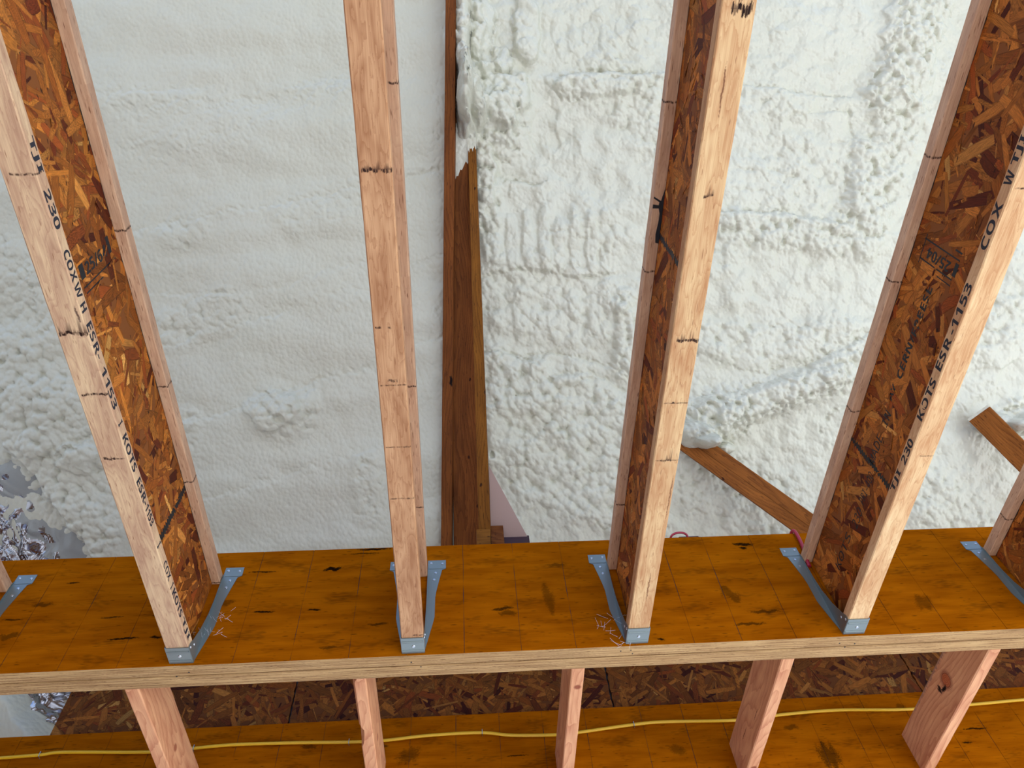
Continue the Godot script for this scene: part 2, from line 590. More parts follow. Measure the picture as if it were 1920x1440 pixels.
	var edge := wood(2048, 48, 3.9, 0.05, 611, Color(0.81, 0.67, 0.46), Color(0.62, 0.47, 0.30), Color(0.30, 0.18, 0.10), 0.24, 0.30, 0.0, 0.74)
	for k in 15:
		var rng := RandomNumberGenerator.new()
		rng.seed = k
		for m in 22:
			slit(edge, 2048, 48, rng.randf() * 2048, 2 + k * 3.1, rng.randf_range(20, 90), 0.5, rng.randf_range(0.25, 0.8), k * 40 + m, Color(0.30, 0.17, 0.10))
	M.edge = mat(as_texture(edge, 2048, 48), 0.7)
	# fir blocking, reddish
	for i in 2:
		var data := wood(1024, 384, 0.66, 0.356, 700 + i * 9, Color(0.91, 0.69, 0.50), Color(0.74, 0.48, 0.34), Color(0.36, 0.17, 0.12), 0.16, 0.35, 34.0 if i == 1 else 44.0, 1.0, 0.0, 0.5)
		if i == 1:
			var kx := (0.3338 - 0.0892) / 0.66 * 1024
			var ky := (0.216 + 0.134 - 0.082) / 0.356 * 384
			knot(data, 1024, 384, kx, ky, 34, 24, Color(0.66, 0.32, 0.18), Color(0.40, 0.19, 0.13))
			slit(data, 1024, 384, kx + 52, ky + 8, 30, 7, 1.0, 4, Color(0.10, 0.05, 0.05))
			slit(data, 1024, 384, kx + 84, ky - 6, 16, 13, 1.0, 5, Color(0.11, 0.05, 0.05))
			slit(data, 1024, 384, kx + 20, ky - 62, 420, 9, 0.45, 2, Color(0.42, 0.33, 0.33))
		else:
			knot(data, 1024, 384, 760, 20, 12, 9, Color(0.50, 0.24, 0.16), Color(0.45, 0.22, 0.15))
			knot(data, 1024, 384, 560, 100, 16, 9, Color(0.56, 0.29, 0.20), Color(0.48, 0.24, 0.17))
			slit(data, 1024, 384, 640, 300, 60, 2, 0.7, 14, Color(0.33, 0.15, 0.11))
			slit(data, 1024, 384, 420, 330, 50, 2, 0.6, 16, Color(0.38, 0.17, 0.12))
		M["fir%d" % i] = mat(as_texture(data, 1024, 384), 0.62)
	# old rafters, darker
	var raf := wood(1024, 256, 1.6, 0.40, 810, Color(0.50, 0.29, 0.125), Color(0.345, 0.185, 0.075), Color(0.15, 0.07, 0.04), 0.28, 0.35, 60.0, 0.74)
	slit(raf, 1024, 256, 700, 20, 14, 4, 1.0, 3, Color(0.07, 0.03, 0.02))
	for s in [[300, 120], [420, 100], [520, 140], [610, 110], [820, 128], [900, 150]]:
		slit(raf, 1024, 256, s[0], s[1], 5, 3, 0.8, s[0], Color(0.14, 0.06, 0.03))
	M.rafter = mat(as_texture(raf, 1024, 256), 0.62, Color.WHITE, true)
	M.post = mat(M.rafter.albedo_texture, 0.55, Color(1.05, 1.12, 0.85), true)
	M.brace = mat(M.rafter.albedo_texture, 0.6, Color(1.18, 1.22, 1.15), true)
	# sprayed foam
	var bubbles := noise_texture(9, 0.052, FastNoiseLite.TYPE_CELLULAR, 512)
	(bubbles.noise as FastNoiseLite).fractal_type = FastNoiseLite.FRACTAL_NONE
	(bubbles.noise as FastNoiseLite).cellular_return_type = FastNoiseLite.RETURN_DISTANCE
	bubbles.invert = true
	M.foam = plain(Color(0.785, 0.78, 0.71), 0.33)
	M.foam.vertex_color_use_as_albedo = true
	M.foam.uv1_triplanar = true
	M.foam.uv1_world_triplanar = true
	M.foam.uv1_scale = Vector3.ONE * 2.6
	relief(M.foam, bubbles, 0.30)
	M.galvanised = plain(Color(0.48, 0.515, 0.495), 0.38, 0.55)
	var spangle := noise_texture(14, 0.03, FastNoiseLite.TYPE_CELLULAR, 256)
	(spangle.noise as FastNoiseLite).cellular_return_type = FastNoiseLite.RETURN_CELL_VALUE
	M.galvanised.roughness_texture = null
	M.nail = plain(Color(0.70, 0.72, 0.73), 0.30, 0.9)
	M.foil = plain(Color(0.66, 0.66, 0.67), 0.24, 1.0)
	M.sheet = plain(Color(0.60, 0.61, 0.59), 0.5, 0.25)
	M.ink = plain(Color(0.10, 0.10, 0.14), 0.7)
	M.stamp = plain(Color(0.035, 0.035, 0.045), 0.6)
	M.glue = plain(Color(0.20, 0.10, 0.04), 0.7)
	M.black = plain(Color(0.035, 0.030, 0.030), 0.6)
	M.yellow = plain(Color(0.86, 0.66, 0.10), 0.38)
	M.red = plain(Color(0.62, 0.10, 0.20), 0.4)
	M.maroon = plain(Color(0.20, 0.04, 0.05), 0.5)
	M.thread = plain(Color(0.92, 0.92, 0.92), 0.4)
	var conc := noise_texture(33, 0.012, FastNoiseLite.TYPE_SIMPLEX_SMOOTH, 512)
	var ramp := Gradient.new()
	ramp.set_color(0, Color(0.70, 0.71, 0.72))
	ramp.set_color(1, Color(0.82, 0.83, 0.84))
	conc.color_ramp = ramp
	M.concrete = mat(conc, 0.75)
	M.concrete.uv1_triplanar = true
	M.concrete.uv1_world_triplanar = true
	M.concrete.uv1_scale = Vector3.ONE * 0.5
	M.earth = plain(Color(0.62, 0.61, 0.58), 0.9)
	M.gusset = plain(Color(0.66, 0.55, 0.50), 0.7)
	M.plywood = mat(as_texture(wood(512, 128, 2.4, 0.6, 905, Color(0.74, 0.58, 0.38), Color(0.62, 0.46, 0.28), Color(0.4, 0.25, 0.15), 0.3, 0.4), 512, 128), 0.7)


# ---------------------------------------------------------------- the setting

func make_setting() -> void:
	var st := begin()
	box(st, Vector3(-2.62, -3.05, -5.0), Vector3(4.2, -2.9, 5.0), 0.01)
	struct("floor", st, M.concrete, "pale concrete floor slab under the frame")
	st = begin()
	box(st, Vector3(-40, -3.30, -40), Vector3(40, -3.05, 40), 0.01)
	struct("ground", st, M.earth, "bare pale ground round the building")
	# wall on the left, sheathed outside the frame of the photo
	st = begin()
	box(st, Vector3(-2.74, -2.9, -4.0), Vector3(-2.62, 0.02, 5.0), 0.002, Vector2.ZERO, 1.2)
	struct("wall_left", st, M.strand_shaded, "strand board wall on the left")
	# strand board above the second beam, in panels with black gaps
	st = begin()
	box(st, Vector3(-1.606, TWO_TOP, -0.772), Vector3(2.7, 0.505, -0.758), 0.0)
	var wall := struct("wall_back", st, M.black, "strand board wall standing on the rear beam, black gaps between its panels")
	var xs := [-1.606, -0.7945, 0.3665, 1.5375, 2.7]
	var rng := RandomNumberGenerator.new()
	rng.seed = 4
	for i in 4:
		st = begin()
		var p := PackedVector2Array()
		# sawn edges, a little ragged
		var l: float = xs[i] + (0.003 if i else 0.0)
		var r: float = xs[i + 1] - 0.003
		var y := TWO_TOP
		p.append(Vector2(l, y))
		p.append(Vector2(r, y))
		while y < 0.50:
			y += 0.012
			p.append(Vector2(r + rng.randf_range(-0.0025, 0.0022), y))
		while y > TWO_TOP + 0.012:
			y -= 0.012
			p.append(Vector2(l + (rng.randf_range(-0.0022, 0.0025) if i else 0.0), y))
		var xf := Transform3D(Basis(), Vector3(0, 0, -0.758))
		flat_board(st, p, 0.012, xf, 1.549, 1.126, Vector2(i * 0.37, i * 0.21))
		part("panel", st, M.strand_shaded, wall)


# a flat polygon (x, y) with thickness along +z, its texture laid flat on the face
func flat_board(st: SurfaceTool, p: PackedVector2Array, t: float, xf: Transform3D, u_len: float, v_len: float, uv0 := Vector2.ZERO) -> void:
	var cap := Geometry2D.triangulate_polygon(p)
	for z in [0.0, t]:
		var n := (xf.basis * Vector3(0, 0, 1 if z > 0.0 else -1)).normalized()
		for k in range(0, cap.size(), 3):
			var q := []
			var uv := []
			for m in 3:
				var v := p[cap[k + m]]
				q.append(xf * Vector3(v.x, v.y, z))
				uv.append(uv0 + Vector2(v.x / u_len, v.y / v_len))
			tri(st, q, n, uv)
	var area := 0.0
	for i in p.size():
		area += p[i].cross(p[(i + 1) % p.size()])
	for i in p.size():
		var a := p[i]
		var b := p[(i + 1) % p.size()]
		var e := (b - a) * (1.0 if area > 0.0 else -1.0)
		var n := (xf.basis * Vector3(e.y, -e.x, 0)).normalized()
		var ua := uv0 + Vector2(a.x / u_len, a.y / v_len)
		var ub := uv0 + Vector2(b.x / u_len, b.y / v_len)
		quad(st, xf * Vector3(a.x, a.y, 0), xf * Vector3(b.x, b.y, 0), xf * Vector3(b.x, b.y, t), xf * Vector3(a.x, a.y, t), n, ua, ub, ub, ua)


# ---------------------------------------------------------------- roof and foam

var ax := PackedFloat32Array()
var bx := PackedFloat32Array()
var relief_h := PackedFloat32Array()
var pop_m := PackedFloat32Array()


func span(v: Vector2, r: float) -> Array:
	return [maxi(ax.bsearch(v.x - r), 0), mini(ax.bsearch(v.x + r), ax.size()), maxi(bx.bsearch(v.y - r), 0), mini(bx.bsearch(v.y + r), bx.size())]


# a crease where one pass of foam meets the next; below it (or above, if negative) the foam swells by «bulge»
func crease(line: Array, deep: float, wide: float, bulge: float, reach: float) -> void:
	var r := maxf(wide * 2.5, reach * 2.2)
	var wob := noise(int(line[0].x * 1000) + 31, 26.0, FastNoiseLite.TYPE_SIMPLEX_SMOOTH, 2)
	var done := {}
	for s in line.size() - 1:
		var a: Vector2 = line[s]
		var b: Vector2 = line[s + 1]
		var lo := Vector2(minf(a.x, b.x), minf(a.y, b.y))
		var hi := Vector2(maxf(a.x, b.x), maxf(a.y, b.y))
		var i0 := maxi(ax.bsearch(lo.x - r), 0)
		var i1 := mini(ax.bsearch(hi.x + r), ax.size())
		var j0 := maxi(bx.bsearch(lo.y - r), 0)
		var j1 := mini(bx.bsearch(hi.y + r), bx.size())
		var ab := b - a
		var l2 := ab.length_squared()
		var side := Vector2(ab.y, -ab.x).normalized()
		if side.y > 0.0:
			side = -side
		for j in range(j0, j1):
			for i in range(i0, i1):
				var p := Vector2(ax[i], bx[j])
				var t := (p - a).dot(ab) / l2
				var tc := clampf(t, 0.0, 1.0)
				var d := (p - a - ab * tc).length()
				if d > r:
					continue
				var k := j * ax.size() + i
				if not done.has(k) or d < absf(done[k].x):
					var sg := (p - a).dot(side)
					var ends := 1.0
					if s == 0 and t < 0.0 or s == line.size() - 2 and t > 1.0:
						ends = clampf(1.0 - d / (reach * 0.7 + wide), 0.0, 1.0)
					done[k] = Vector3(d, signf(sg), ends)
	for k in done:
		var q: Vector3 = done[k]
		var p := Vector2(ax[k % ax.size()], bx[k / ax.size()])
		var w := wob.get_noise_2dv(p)
		var d := q.x * q.y + w * wide * 1.1
		var h := -deep * exp(-pow(d / (wide * 0.55), 2.0)) * clampf(0.75 + w * 1.4, 0.15, 1.3)
		if bulge > 0.0 and d > 0.0:
			h += bulge * (1.0 - exp(-d / (wide * 0.8))) * exp(-pow(d / reach, 2.0))
		elif bulge < 0.0 and d < 0.0:
			h += -bulge * (1.0 - exp(d / (wide * 0.8))) * exp(-pow(d / reach, 2.0))
		relief_h[k] += h * q.z


func lump(at: Vector2, ra: float, rb: float, high: float, turn := 0.0) -> void:
	var r := maxf(ra, rb) * 1.4
	var s := span(at, r)
	var n := noise(int(at.x * 777 + at.y * 313), 12.0)
	var co := cos(turn)
	var si := sin(turn)
	for j in range(s[2], s[3]):
		for i in range(s[0], s[1]):
			var d := Vector2(ax[i], bx[j]) - at
			var q := Vector2((d.x * co + d.y * si) / ra, (d.y * co - d.x * si) / rb).length()
			q *= 1.0 + 0.22 * n.get_noise_2d(ax[i], bx[j])
			if q < 1.25:
				var f := clampf(1.0 - q * q * 0.72, 0.0, 1.0)
				f = sqrt(f) if q < 1.0 else f
				f *= clampf((1.25 - q) / 0.3, 0.0, 1.0)
				relief_h[j * ax.size() + i] += high * f


# where the foam broke up into round cells
func cells(a: Vector2, b: Vector2, r: float, strength: float) -> void:
	var lo := Vector2(minf(a.x, b.x), minf(a.y, b.y)) - Vector2.ONE * r * 1.4
	var hi := Vector2(maxf(a.x, b.x), maxf(a.y, b.y)) + Vector2.ONE * r * 1.4
	var ab := b - a
	var l2 := maxf(ab.length_squared(), 1e-6)
	for j in range(maxi(bx.bsearch(lo.y), 0), mini(bx.bsearch(hi.y), bx.size())):
		for i in range(maxi(ax.bsearch(lo.x), 0), mini(ax.bsearch(hi.x), ax.size())):
			var p := Vector2(ax[i], bx[j])
			var d := (p - a - ab * clampf((p - a).dot(ab) / l2, 0.0, 1.0)).length() / r
			if d < 1.4:
				var k := j * ax.size() + i
				pop_m[k] = maxf(pop_m[k], strength * smoothstep(1.4, 0.6, d))


func roof_point(a: float, b: float, out: float) -> Vector3:
	return ROOF_MID + ROOF_A * a + ROOF_B * b + ROOF_IN * out


func make_roof() -> void:
	# sheathing above the foam
	var st := begin()
	var slope := Transform3D(Basis(ROOF_A, -ROOF_IN, ROOF_B), ROOF_MID)
	box(st, Vector3(-3.1, 0.115, -1.75), Vector3(3.1, 0.145, 3.15), 0.0, Vector2.ZERO, 1.5)
	struct("ceiling", st, M.strand_shaded, "sloping strand board roof deck above the foam").transform = slope
	# the foam: a fine grid where it is seen close, a coarse one further out
	var x := -3.0
	while x < 3.0:
		ax.append(x)
		x += 0.0048 if x > -2.02 and x < 2.25 else 0.045
	x = -1.7
	while x < 2.9:
		bx.append(x)
		x += 0.0048 if x > -0.90 and x < 1.66 else (0.012 if x < 0.0 else 0.045)
	relief_h.resize(ax.size() * bx.size())
	pop_m.resize(ax.size() * bx.size())
	foam_passes()
	var low := noise(3, 1.6, FastNoiseLite.TYPE_SIMPLEX_SMOOTH, 2)
	var mid := noise(21, 7.0, FastNoiseLite.TYPE_SIMPLEX_SMOOTH, 2)
	var cell := noise(8, 36.0, FastNoiseLite.TYPE_CELLULAR)
	cell.cellular_return_type = FastNoiseLite.RETURN_DISTANCE
	cell.cellular_jitter = 1.0
	var small := noise(15, 62.0, FastNoiseLite.TYPE_CELLULAR)
	small.cellular_return_type = FastNoiseLite.RETURN_DISTANCE
	var na := ax.size()
	var nb := bx.size()
	var out := PackedFloat32Array()
	out.resize(na * nb)
	for j in nb:
		var b := bx[j]
		for i in na:
			var a := ax[i]
			var k := j * na + i
			var right := smoothstep(-0.24, -0.14, a)
			var m := pop_m[k]
			var w := mid.get_noise_2d(a, b * 1.0)
			var c := cell.get_noise_2d(a, b) + 1.0
			var s := small.get_noise_2d(a + w * 0.006, b * (1.0 - 0.38 * right)) + 1.0
			var h := low.get_noise_2d(a * 0.7, b) * 0.016 + low.get_noise_2d(a * 0.45 + 9.0, b * 2.4) * (0.014 - 0.004 * right) + w * (0.004 + 0.006 * right)
			h += sqrt(clampf(1.0 - s * s * 1.3, 0.0, 1.0)) * (0.0016 + 0.0040 * right * clampf(0.55 + 0.9 * w, 0.1, 1.4) + 0.0035 * m)
			h += (m + 0.18 * right) * sqrt(clampf(1.0 - c * c * 1.4, 0.0, 1.0)) * 0.020
			h += relief_h[k]
			# the ragged edge of the foam at the left, over the foil
			var e := (a + 1.9193) * 0.8085 + (b + 0.1804) * 0.5885 + w * 0.02
			if b > -0.95 and e < 0.03:
				h -= 0.095 * smoothstep(0.03, -0.02, e)
			elif b <= -0.95:
				var e2 := (a + 1.921) * 0.797 - (b + 1.1207) * -0.604 + w * 0.01
				h -= 0.095 * smoothstep(-0.01, 0.03, e2) * smoothstep(-1.3, -1.5, a)
			out[k] = h
	# positions, normals, colours
	var pos := PackedVector3Array()
	var nor := PackedVector3Array()
	var col := PackedColorArray()
	pos.resize(na * nb)
	nor.resize(na * nb)
	col.resize(na * nb)
	var tone := noise(44, 1.1, FastNoiseLite.TYPE_SIMPLEX_SMOOTH, 2)
	for j in nb:
		var j0 := maxi(j - 1, 0)
		var j1 := mini(j + 1, nb - 1)
		for i in na:
			var i0 := maxi(i - 1, 0)
			var i1 := mini(i + 1, na - 1)
			var k := j * na + i
			pos[k] = Vector3(ax[i], -out[k], bx[j])
			var da := (out[j * na + i1] - out[j * na + i0]) / (ax[i1] - ax[i0])
			var db := (out[j1 * na + i] - out[j0 * na + i]) / (bx[j1] - bx[j0])
			nor[k] = Vector3(-da, -1.0, -db).normalized()
			var t := 0.5 + 0.5 * tone.get_noise_2d(ax[i], bx[j])
			col[k] = Color(0.93 + 0.05 * t, 0.93 + 0.05 * t, 0.90 + 0.07 * t)
	var index := PackedInt32Array()
	index.resize((na - 1) * (nb - 1) * 6)
	var at := 0
	for j in nb - 1:
		for i in na - 1:
			var k := j * na + i
			index[at] = k
			index[at + 1] = k + na
			index[at + 2] = k + 1
			index[at + 3] = k + 1
			index[at + 4] = k + na
			index[at + 5] = k + na + 1
			at += 6
	var arrays := []
	arrays.resize(Mesh.ARRAY_MAX)
	arrays[Mesh.ARRAY_VERTEX] = pos
	arrays[Mesh.ARRAY_NORMAL] = nor
	arrays[Mesh.ARRAY_COLOR] = col
	arrays[Mesh.ARRAY_INDEX] = index
	var mesh := ArrayMesh.new()
	mesh.add_surface_from_arrays(Mesh.PRIMITIVE_TRIANGLES, arrays)
	whole("spray_foam", mesh, M.foam, "off-white lumpy spray foam insulation covering the underside of the sloping roof", "foam").transform = slope
	make_foil()


func make_foil() -> void:
	var o := thing("foil_insulation", "crumpled silver foil insulation sheet showing past the foam at the far left", "insulation")
	var n := noise(61, 5.0, FastNoiseLite.TYPE_SIMPLEX_SMOOTH, 2)
	var f := noise(62, 9.0, FastNoiseLite.TYPE_SIMPLEX, 3)
	f.fractal_type = FastNoiseLite.FRACTAL_RIDGED
	o.transform = Transform3D(Basis(ROOF_A, -ROOF_IN, ROOF_B), ROOF_MID)
	var step := 0.0055
	var na := 200
	var nb := 320
	var h := PackedFloat32Array()
	for j in nb:
		for i in na:
			var a := -2.40 + i * step
			var b := -1.64 + j * step
			var e := (a + 1.9193) * 0.8085 + (b + 0.1804) * 0.5885
			var rough := clampf(smoothstep(-0.06, -0.24, e) if b > -0.95 else 1.0, 0.10, 1.0)
			var w := n.get_noise_2d(a, b)
			var p := Vector2(a * 0.83 + b * 0.56, (b * 0.83 - a * 0.56) * 0.42) + Vector2(w, -w) * 0.05
			h.append(-0.085 + w * 0.016 + f.get_noise_2dv(p) * 0.020 * rough)
	for which in 2:
		var st := begin()
		for j in range(1, nb - 2):
			for i in range(1, na - 2):
				var a := -2.40 + i * step
				var b := -1.64 + j * step
				var e := (a + 1.9193) * 0.8085 + (b + 0.1804) * 0.5885
				var shiny := e < -0.15 + 0.10 * n.get_noise_2d(a * 2.0, b * 2.0) or b < -0.80
				if shiny != (which == 0):
					continue
				for t in [[0, 0, 1, 1, 1, 0], [0, 0, 0, 1, 1, 1]]:
					for m in 3:
						var ii: int = i + t[m * 2]
						var jj: int = j + t[m * 2 + 1]
						var k := jj * na + ii
						st.set_normal(Vector3(-(h[k + 1] - h[k - 1]) / (2 * step), -1.0, -(h[k + na] - h[k - na]) / (2 * step)).normalized())
						st.set_uv(Vector2(ii, jj) * 0.01)
						st.add_vertex(Vector3(-2.40 + ii * step, -h[k], -1.64 + jj * step))
		if which == 0:
			part("foil_facing", st, M.foil, o)
		else:
			part("sheet_border", st, M.sheet, o).set_meta("label", "dull grey dusted border of the sheet")


# ---------------------------------------------------------------- beams

func make_beams() -> void:
	var seams := [[-2.58, -2.42, -2.26, -2.10, -1.95, -1.80, -1.655, -1.515, -1.375, -1.2245, -1.075, -0.926, -0.779, -0.628, -0.475, -0.322, -0.1665, -0.0115, 0.138, 0.30, 0.4655, 0.600, 0.7545, 0.905, 1.055, 1.2, 1.367, 1.52, 1.67, 1.82, 1.95, 2.1, 2.25, 2.4, 2.58],
		[-2.58, -2.42, -2.26, -2.10, -1.95, -1.82, -1.6725, -1.52, -1.375, -1.23, -1.09, -0.945, -0.80, -0.655, -0.51, -0.36, -0.2035, -0.0525, 0.099, 0.25, 0.45, 0.60, 0.734, 0.907, 1.05, 1.189, 1.263, 1.41, 1.53, 1.656, 1.80, 1.95, 2.1, 2.25, 2.4, 2.58]]
	for k in 2:
		var z := 0.0 if k == 0 else TWO_Z
		var top := BEAM_TOP if k == 0 else TWO_TOP
		var low := BEAM_LOW if k == 0 else TWO_LOW
		var o := thing("laminated_beam", ["amber laminated veneer beam carrying the joist hangers, pale edge below", "amber laminated veneer beam at the bottom with a yellow cable along it"][k], "beam", "", Vector3(0, low, z))
		for ply in 2:
			var st := begin()
			var z1 := -0.0022 if ply == 0 else -BEAM_T / 2 - 0.0022
			var z0 := -BEAM_T / 2 + 0.0016 if ply == 0 else -BEAM_T
			# profile in (z, y), swept along x
			var xf := Transform3D(Basis(Vector3(0, 0, 1), Vector3(0, 1, 0), Vector3(-1, 0, 0)), Vector3(2.58, 0, 0))
			sweep(st, rect(z0, 0, z1, top - low, 0.001), 5.16, xf, 3.9, 0.046, Vector2(0.17 * ply, 0.02), 60, 0.0003, 5 + ply + k)
			part("ply", st, M.edge, o)
		var glue := begin()
		box(glue, Vector3(-2.579, 0.0012, -0.0030), Vector3(2.579, top - low - 0.0012, -0.0014), 0.0)
		part("glue_layer", glue, M.glue, o)
		if k == 0:
			for q in [[0.262, 0.022], [0.290, 0.020], [0.296, 0.035], [-0.895, 0.03], [-0.930, 0.045], [0.885, 0.03], [0.905, 0.048], [0.93, 0.035], [-0.31, 0.03], [-0.285, 0.05]]:
				var dot := begin()
				disc(dot, Vector3(q[0], 0.0004, -q[1]), Vector3(0, -1, 0), 0.0026, 0.0008, 7)
				part("nail_hole", dot, M.black, o)
		var s: Array = seams[k]
		var rng := RandomNumberGenerator.new()
		rng.seed = 8 + k
		for i in s.size() - 1:
			var st := begin()
			var proud := rng.randf_range(-0.0004, 0.0002)
			var l: float = s[i] + 0.0006
			var r: float = s[i + 1] - 0.0006
			var hh := top - low
			var p := PackedVector2Array([Vector2(l, 0)])
			var m := 10
			for q in m + 1:
				p.append(Vector2(r + (rng.randf_range(-0.0007, 0.0007) if q % m else 0.0), hh * q / m))
			for q in m:
				p.append(Vector2(l + (rng.randf_range(-0.0007, 0.0007) if q else 0.0), hh * (m - q) / m))
			# the veneer's own stretch of the face picture: u from x, v down from the top
			var xf := Transform3D(Basis(), Vector3(0, 0, -0.0022))
			flat_board(st, p, 0.0022 + proud, xf, 3.9, -0.42, Vector2(0.5, hh / 0.42))
			part("veneer", st, M["veneer%d" % k], o)


# ---------------------------------------------------------------- joists and hangers

func lettering(text: String, parent: Node, origin: Vector3, right: Vector3, up: Vector3, length: float, high: float, mono := false) -> void:
	var t := TextMesh.new()
	t.text = text
	var f := SystemFont.new()
	f.font_names = PackedStringArray(["Droid Sans Mono" if mono else "Droid Sans"])
	f.font_weight = 700 if not mono else 400
	t.font = f
	t.font_size = 32
	t.pixel_size = 0.01
	t.depth = 0.02
	t.curve_step = 2.0
	t.horizontal_alignment = HORIZONTAL_ALIGNMENT_CENTER
	t.vertical_alignment = VERTICAL_ALIGNMENT_CENTER
	var box_ := t.get_aabb()
	if box_.size.x < 0.001:
		return
	var o := MeshInstance3D.new()
	o.name = "printed_text"
	o.mesh = t
	o.material_override = M.stamp if absf(origin.x) < 0.01 else M.ink
	var sx := length / box_.size.x
	var sy := high / box_.size.y
	var n := right.cross(up)
	o.transform = Transform3D(Basis(right * sx, up * sy, n * 0.02), origin)
	o.translate_object_local(-(box_.position + box_.size * 0.5) * Vector3(1, 1, 0))
	parent.add_child(o, true)


func make_joists() -> void:
	var where := ["at the far left edge, only its end showing", "first full one from the left, lettering on its side", "narrowest looking, left of the rafter and post", "third full one, its web dark", "fourth full one, boxed stamp on its web", "at the far right edge, cut off by the frame"]
	var joints := [0.9, 0.3675, 0.7, 1.068, 0.4755, 0.8]
	for i in 6:
		var cx: float = JOIST_X[i]
		var o := thing("wooden_i_joist", "wooden I-joist with strand board web, " + where[i], "joist", "", Vector3(cx, 0, 0))
		var w := FLANGE_W / 2
		var z0 := 0.0015
		var st := begin()
		sweep(st, rect(-w, 0.0015, w, FLANGE_T, 0.0022), 3.0, Transform3D(Basis(), Vector3(0, 0, z0)), 1.8, 0.181, Vector2(0, -0.0022 / 0.181), 60, 0.00035, i)
		part("bottom_flange", st, M["flange%d" % i], o)
		st = begin()
		sweep(st, rect(-w, JOIST_H - FLANGE_T, w, JOIST_H, 0.0022), 3.0, Transform3D(Basis(), Vector3(0, 0, z0)), 1.8, 0.181, Vector2(i * 0.23, 0), 60, 0.00035, i + 20)
		part("top_flange", st, M.top_flange, o)
		# the web is two boards meeting in a ragged black glue joint
		var rng := RandomNumberGenerator.new()
		rng.seed = 90 + i
		var cut := PackedVector2Array()
		var y := FLANGE_T - 0.004
		while y < JOIST_H - FLANGE_T + 0.004:
			cut.append(Vector2(joints[i] + (0.004 if cut.size() % 2 else -0.003) + rng.randf_range(-0.001, 0.001), y))
			y += 0.0055
		for half in 2:
			var p := PackedVector2Array()
			if half == 0:
				p.append(Vector2(z0, FLANGE_T - 0.004))
				for q in cut:
					p.append(q + Vector2(-0.0016, 0))
				p.append(Vector2(z0, y - 0.0055))
			else:
				p.append(Vector2(3.0, y - 0.0055))
				for q in range(cut.size() - 1, -1, -1):
					p.append(cut[q] + Vector2(0.0016, 0))
				p.append(Vector2(3.0, FLANGE_T - 0.004))
			st = begin()
			var xf := Transform3D(Basis(Vector3(0, 0, 1), Vector3(0, 1, 0), Vector3(-1, 0, 0)), Vector3(0.0053, 0, 0))
			flat_board(st, p, 0.0106, xf, 1.549, 1.126, Vector2(0.13 * i + half * 0.41, 0.245 * (i % 4)))
			part("web_board", st, M.strand, o)
		st = begin()
		var smear := PackedVector2Array()
		for q in range(cut.size() - 1, -1, -1):
			smear.append(cut[q] + Vector2((0.010 if i == 1 else 0.0045) + rng.randf_range(0.0, 0.0045), 0))
		for q in cut:
			smear.append(q - Vector2(0.0035 + rng.randf_range(0.0, 0.0035), 0))
		flat_board(st, smear, 0.0114, Transform3D(Basis(Vector3(0, 0, 1), Vector3(0, 1, 0), Vector3(-1, 0, 0)), Vector3(0.0057, 0, 0)), 1, 1)
		part("glue_joint", st, M.black, o)
		# black strip painted in for the shadowed gap between web and upper flange
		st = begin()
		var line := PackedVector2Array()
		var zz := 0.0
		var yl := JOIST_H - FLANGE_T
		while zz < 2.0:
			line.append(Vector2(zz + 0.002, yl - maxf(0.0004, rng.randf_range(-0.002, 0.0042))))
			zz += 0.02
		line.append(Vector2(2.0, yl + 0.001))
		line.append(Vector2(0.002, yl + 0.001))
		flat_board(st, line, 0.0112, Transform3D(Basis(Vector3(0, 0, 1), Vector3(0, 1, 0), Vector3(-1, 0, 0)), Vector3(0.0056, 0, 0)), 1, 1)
		part("shadow_strip", st, M.black, o)
		web_flakes(o, i)
		joist_print(o, i)
		if i < 6:
			make_hanger(i)


# loose ends of strands standing off the web
func web_flakes(o: Node3D, i: int) -> void:
	var rng := RandomNumberGenerator.new()
	rng.seed = 700 + i
	var side := 1.0 if i < 3 else -1.0
	var st := begin()
	for k in 60:
		var c := Vector3(side * 0.0054, rng.randf_range(FLANGE_T + 0.02, JOIST_H - FLANGE_T - 0.02), rng.randf_range(0.03, 1.75))
		var turn := rng.randf() * TAU
		var d := Vector3(0, sin(turn), cos(turn))
		var e := Vector3(0, cos(turn), -sin(turn))
		var l := rng.randf_range(0.008, 0.028)
		var w := rng.randf_range(0.0015, 0.005)
		var up := Vector3(side, 0, 0)
		var lift := rng.randf_range(0.0008, 0.0028)
		var a := c - d * l - e * w
		var b := c - d * l + e * w
		var f := c + d * l + e * w * 0.5 + up * lift
		var g := c + d * l - e * w * 0.6 + up * lift
		var n := (f - a).cross(b - a).normalized()
		if n.dot(up) < 0.0:
			n = -n
		var uv := Vector2(rng.randf(), rng.randf())
		quad(st, a, b, f, g, n, uv, uv + Vector2(0, 0.006), uv + Vector2(0.03, 0.006), uv + Vector2(0.03, 0))
		quad(st, a - up * 0.001, b - up * 0.001, f - up * 0.0007, g - up * 0.0007, -n, uv, uv + Vector2(0, 0.006), uv + Vector2(0.03, 0.006), uv + Vector2(0.03, 0))
		quad(st, g, f, f - up * 0.0007, g - up * 0.0007, d, uv, uv, uv, uv)
	part("loose_strands", st, M.strand, o).set_meta("kind", "stuff")


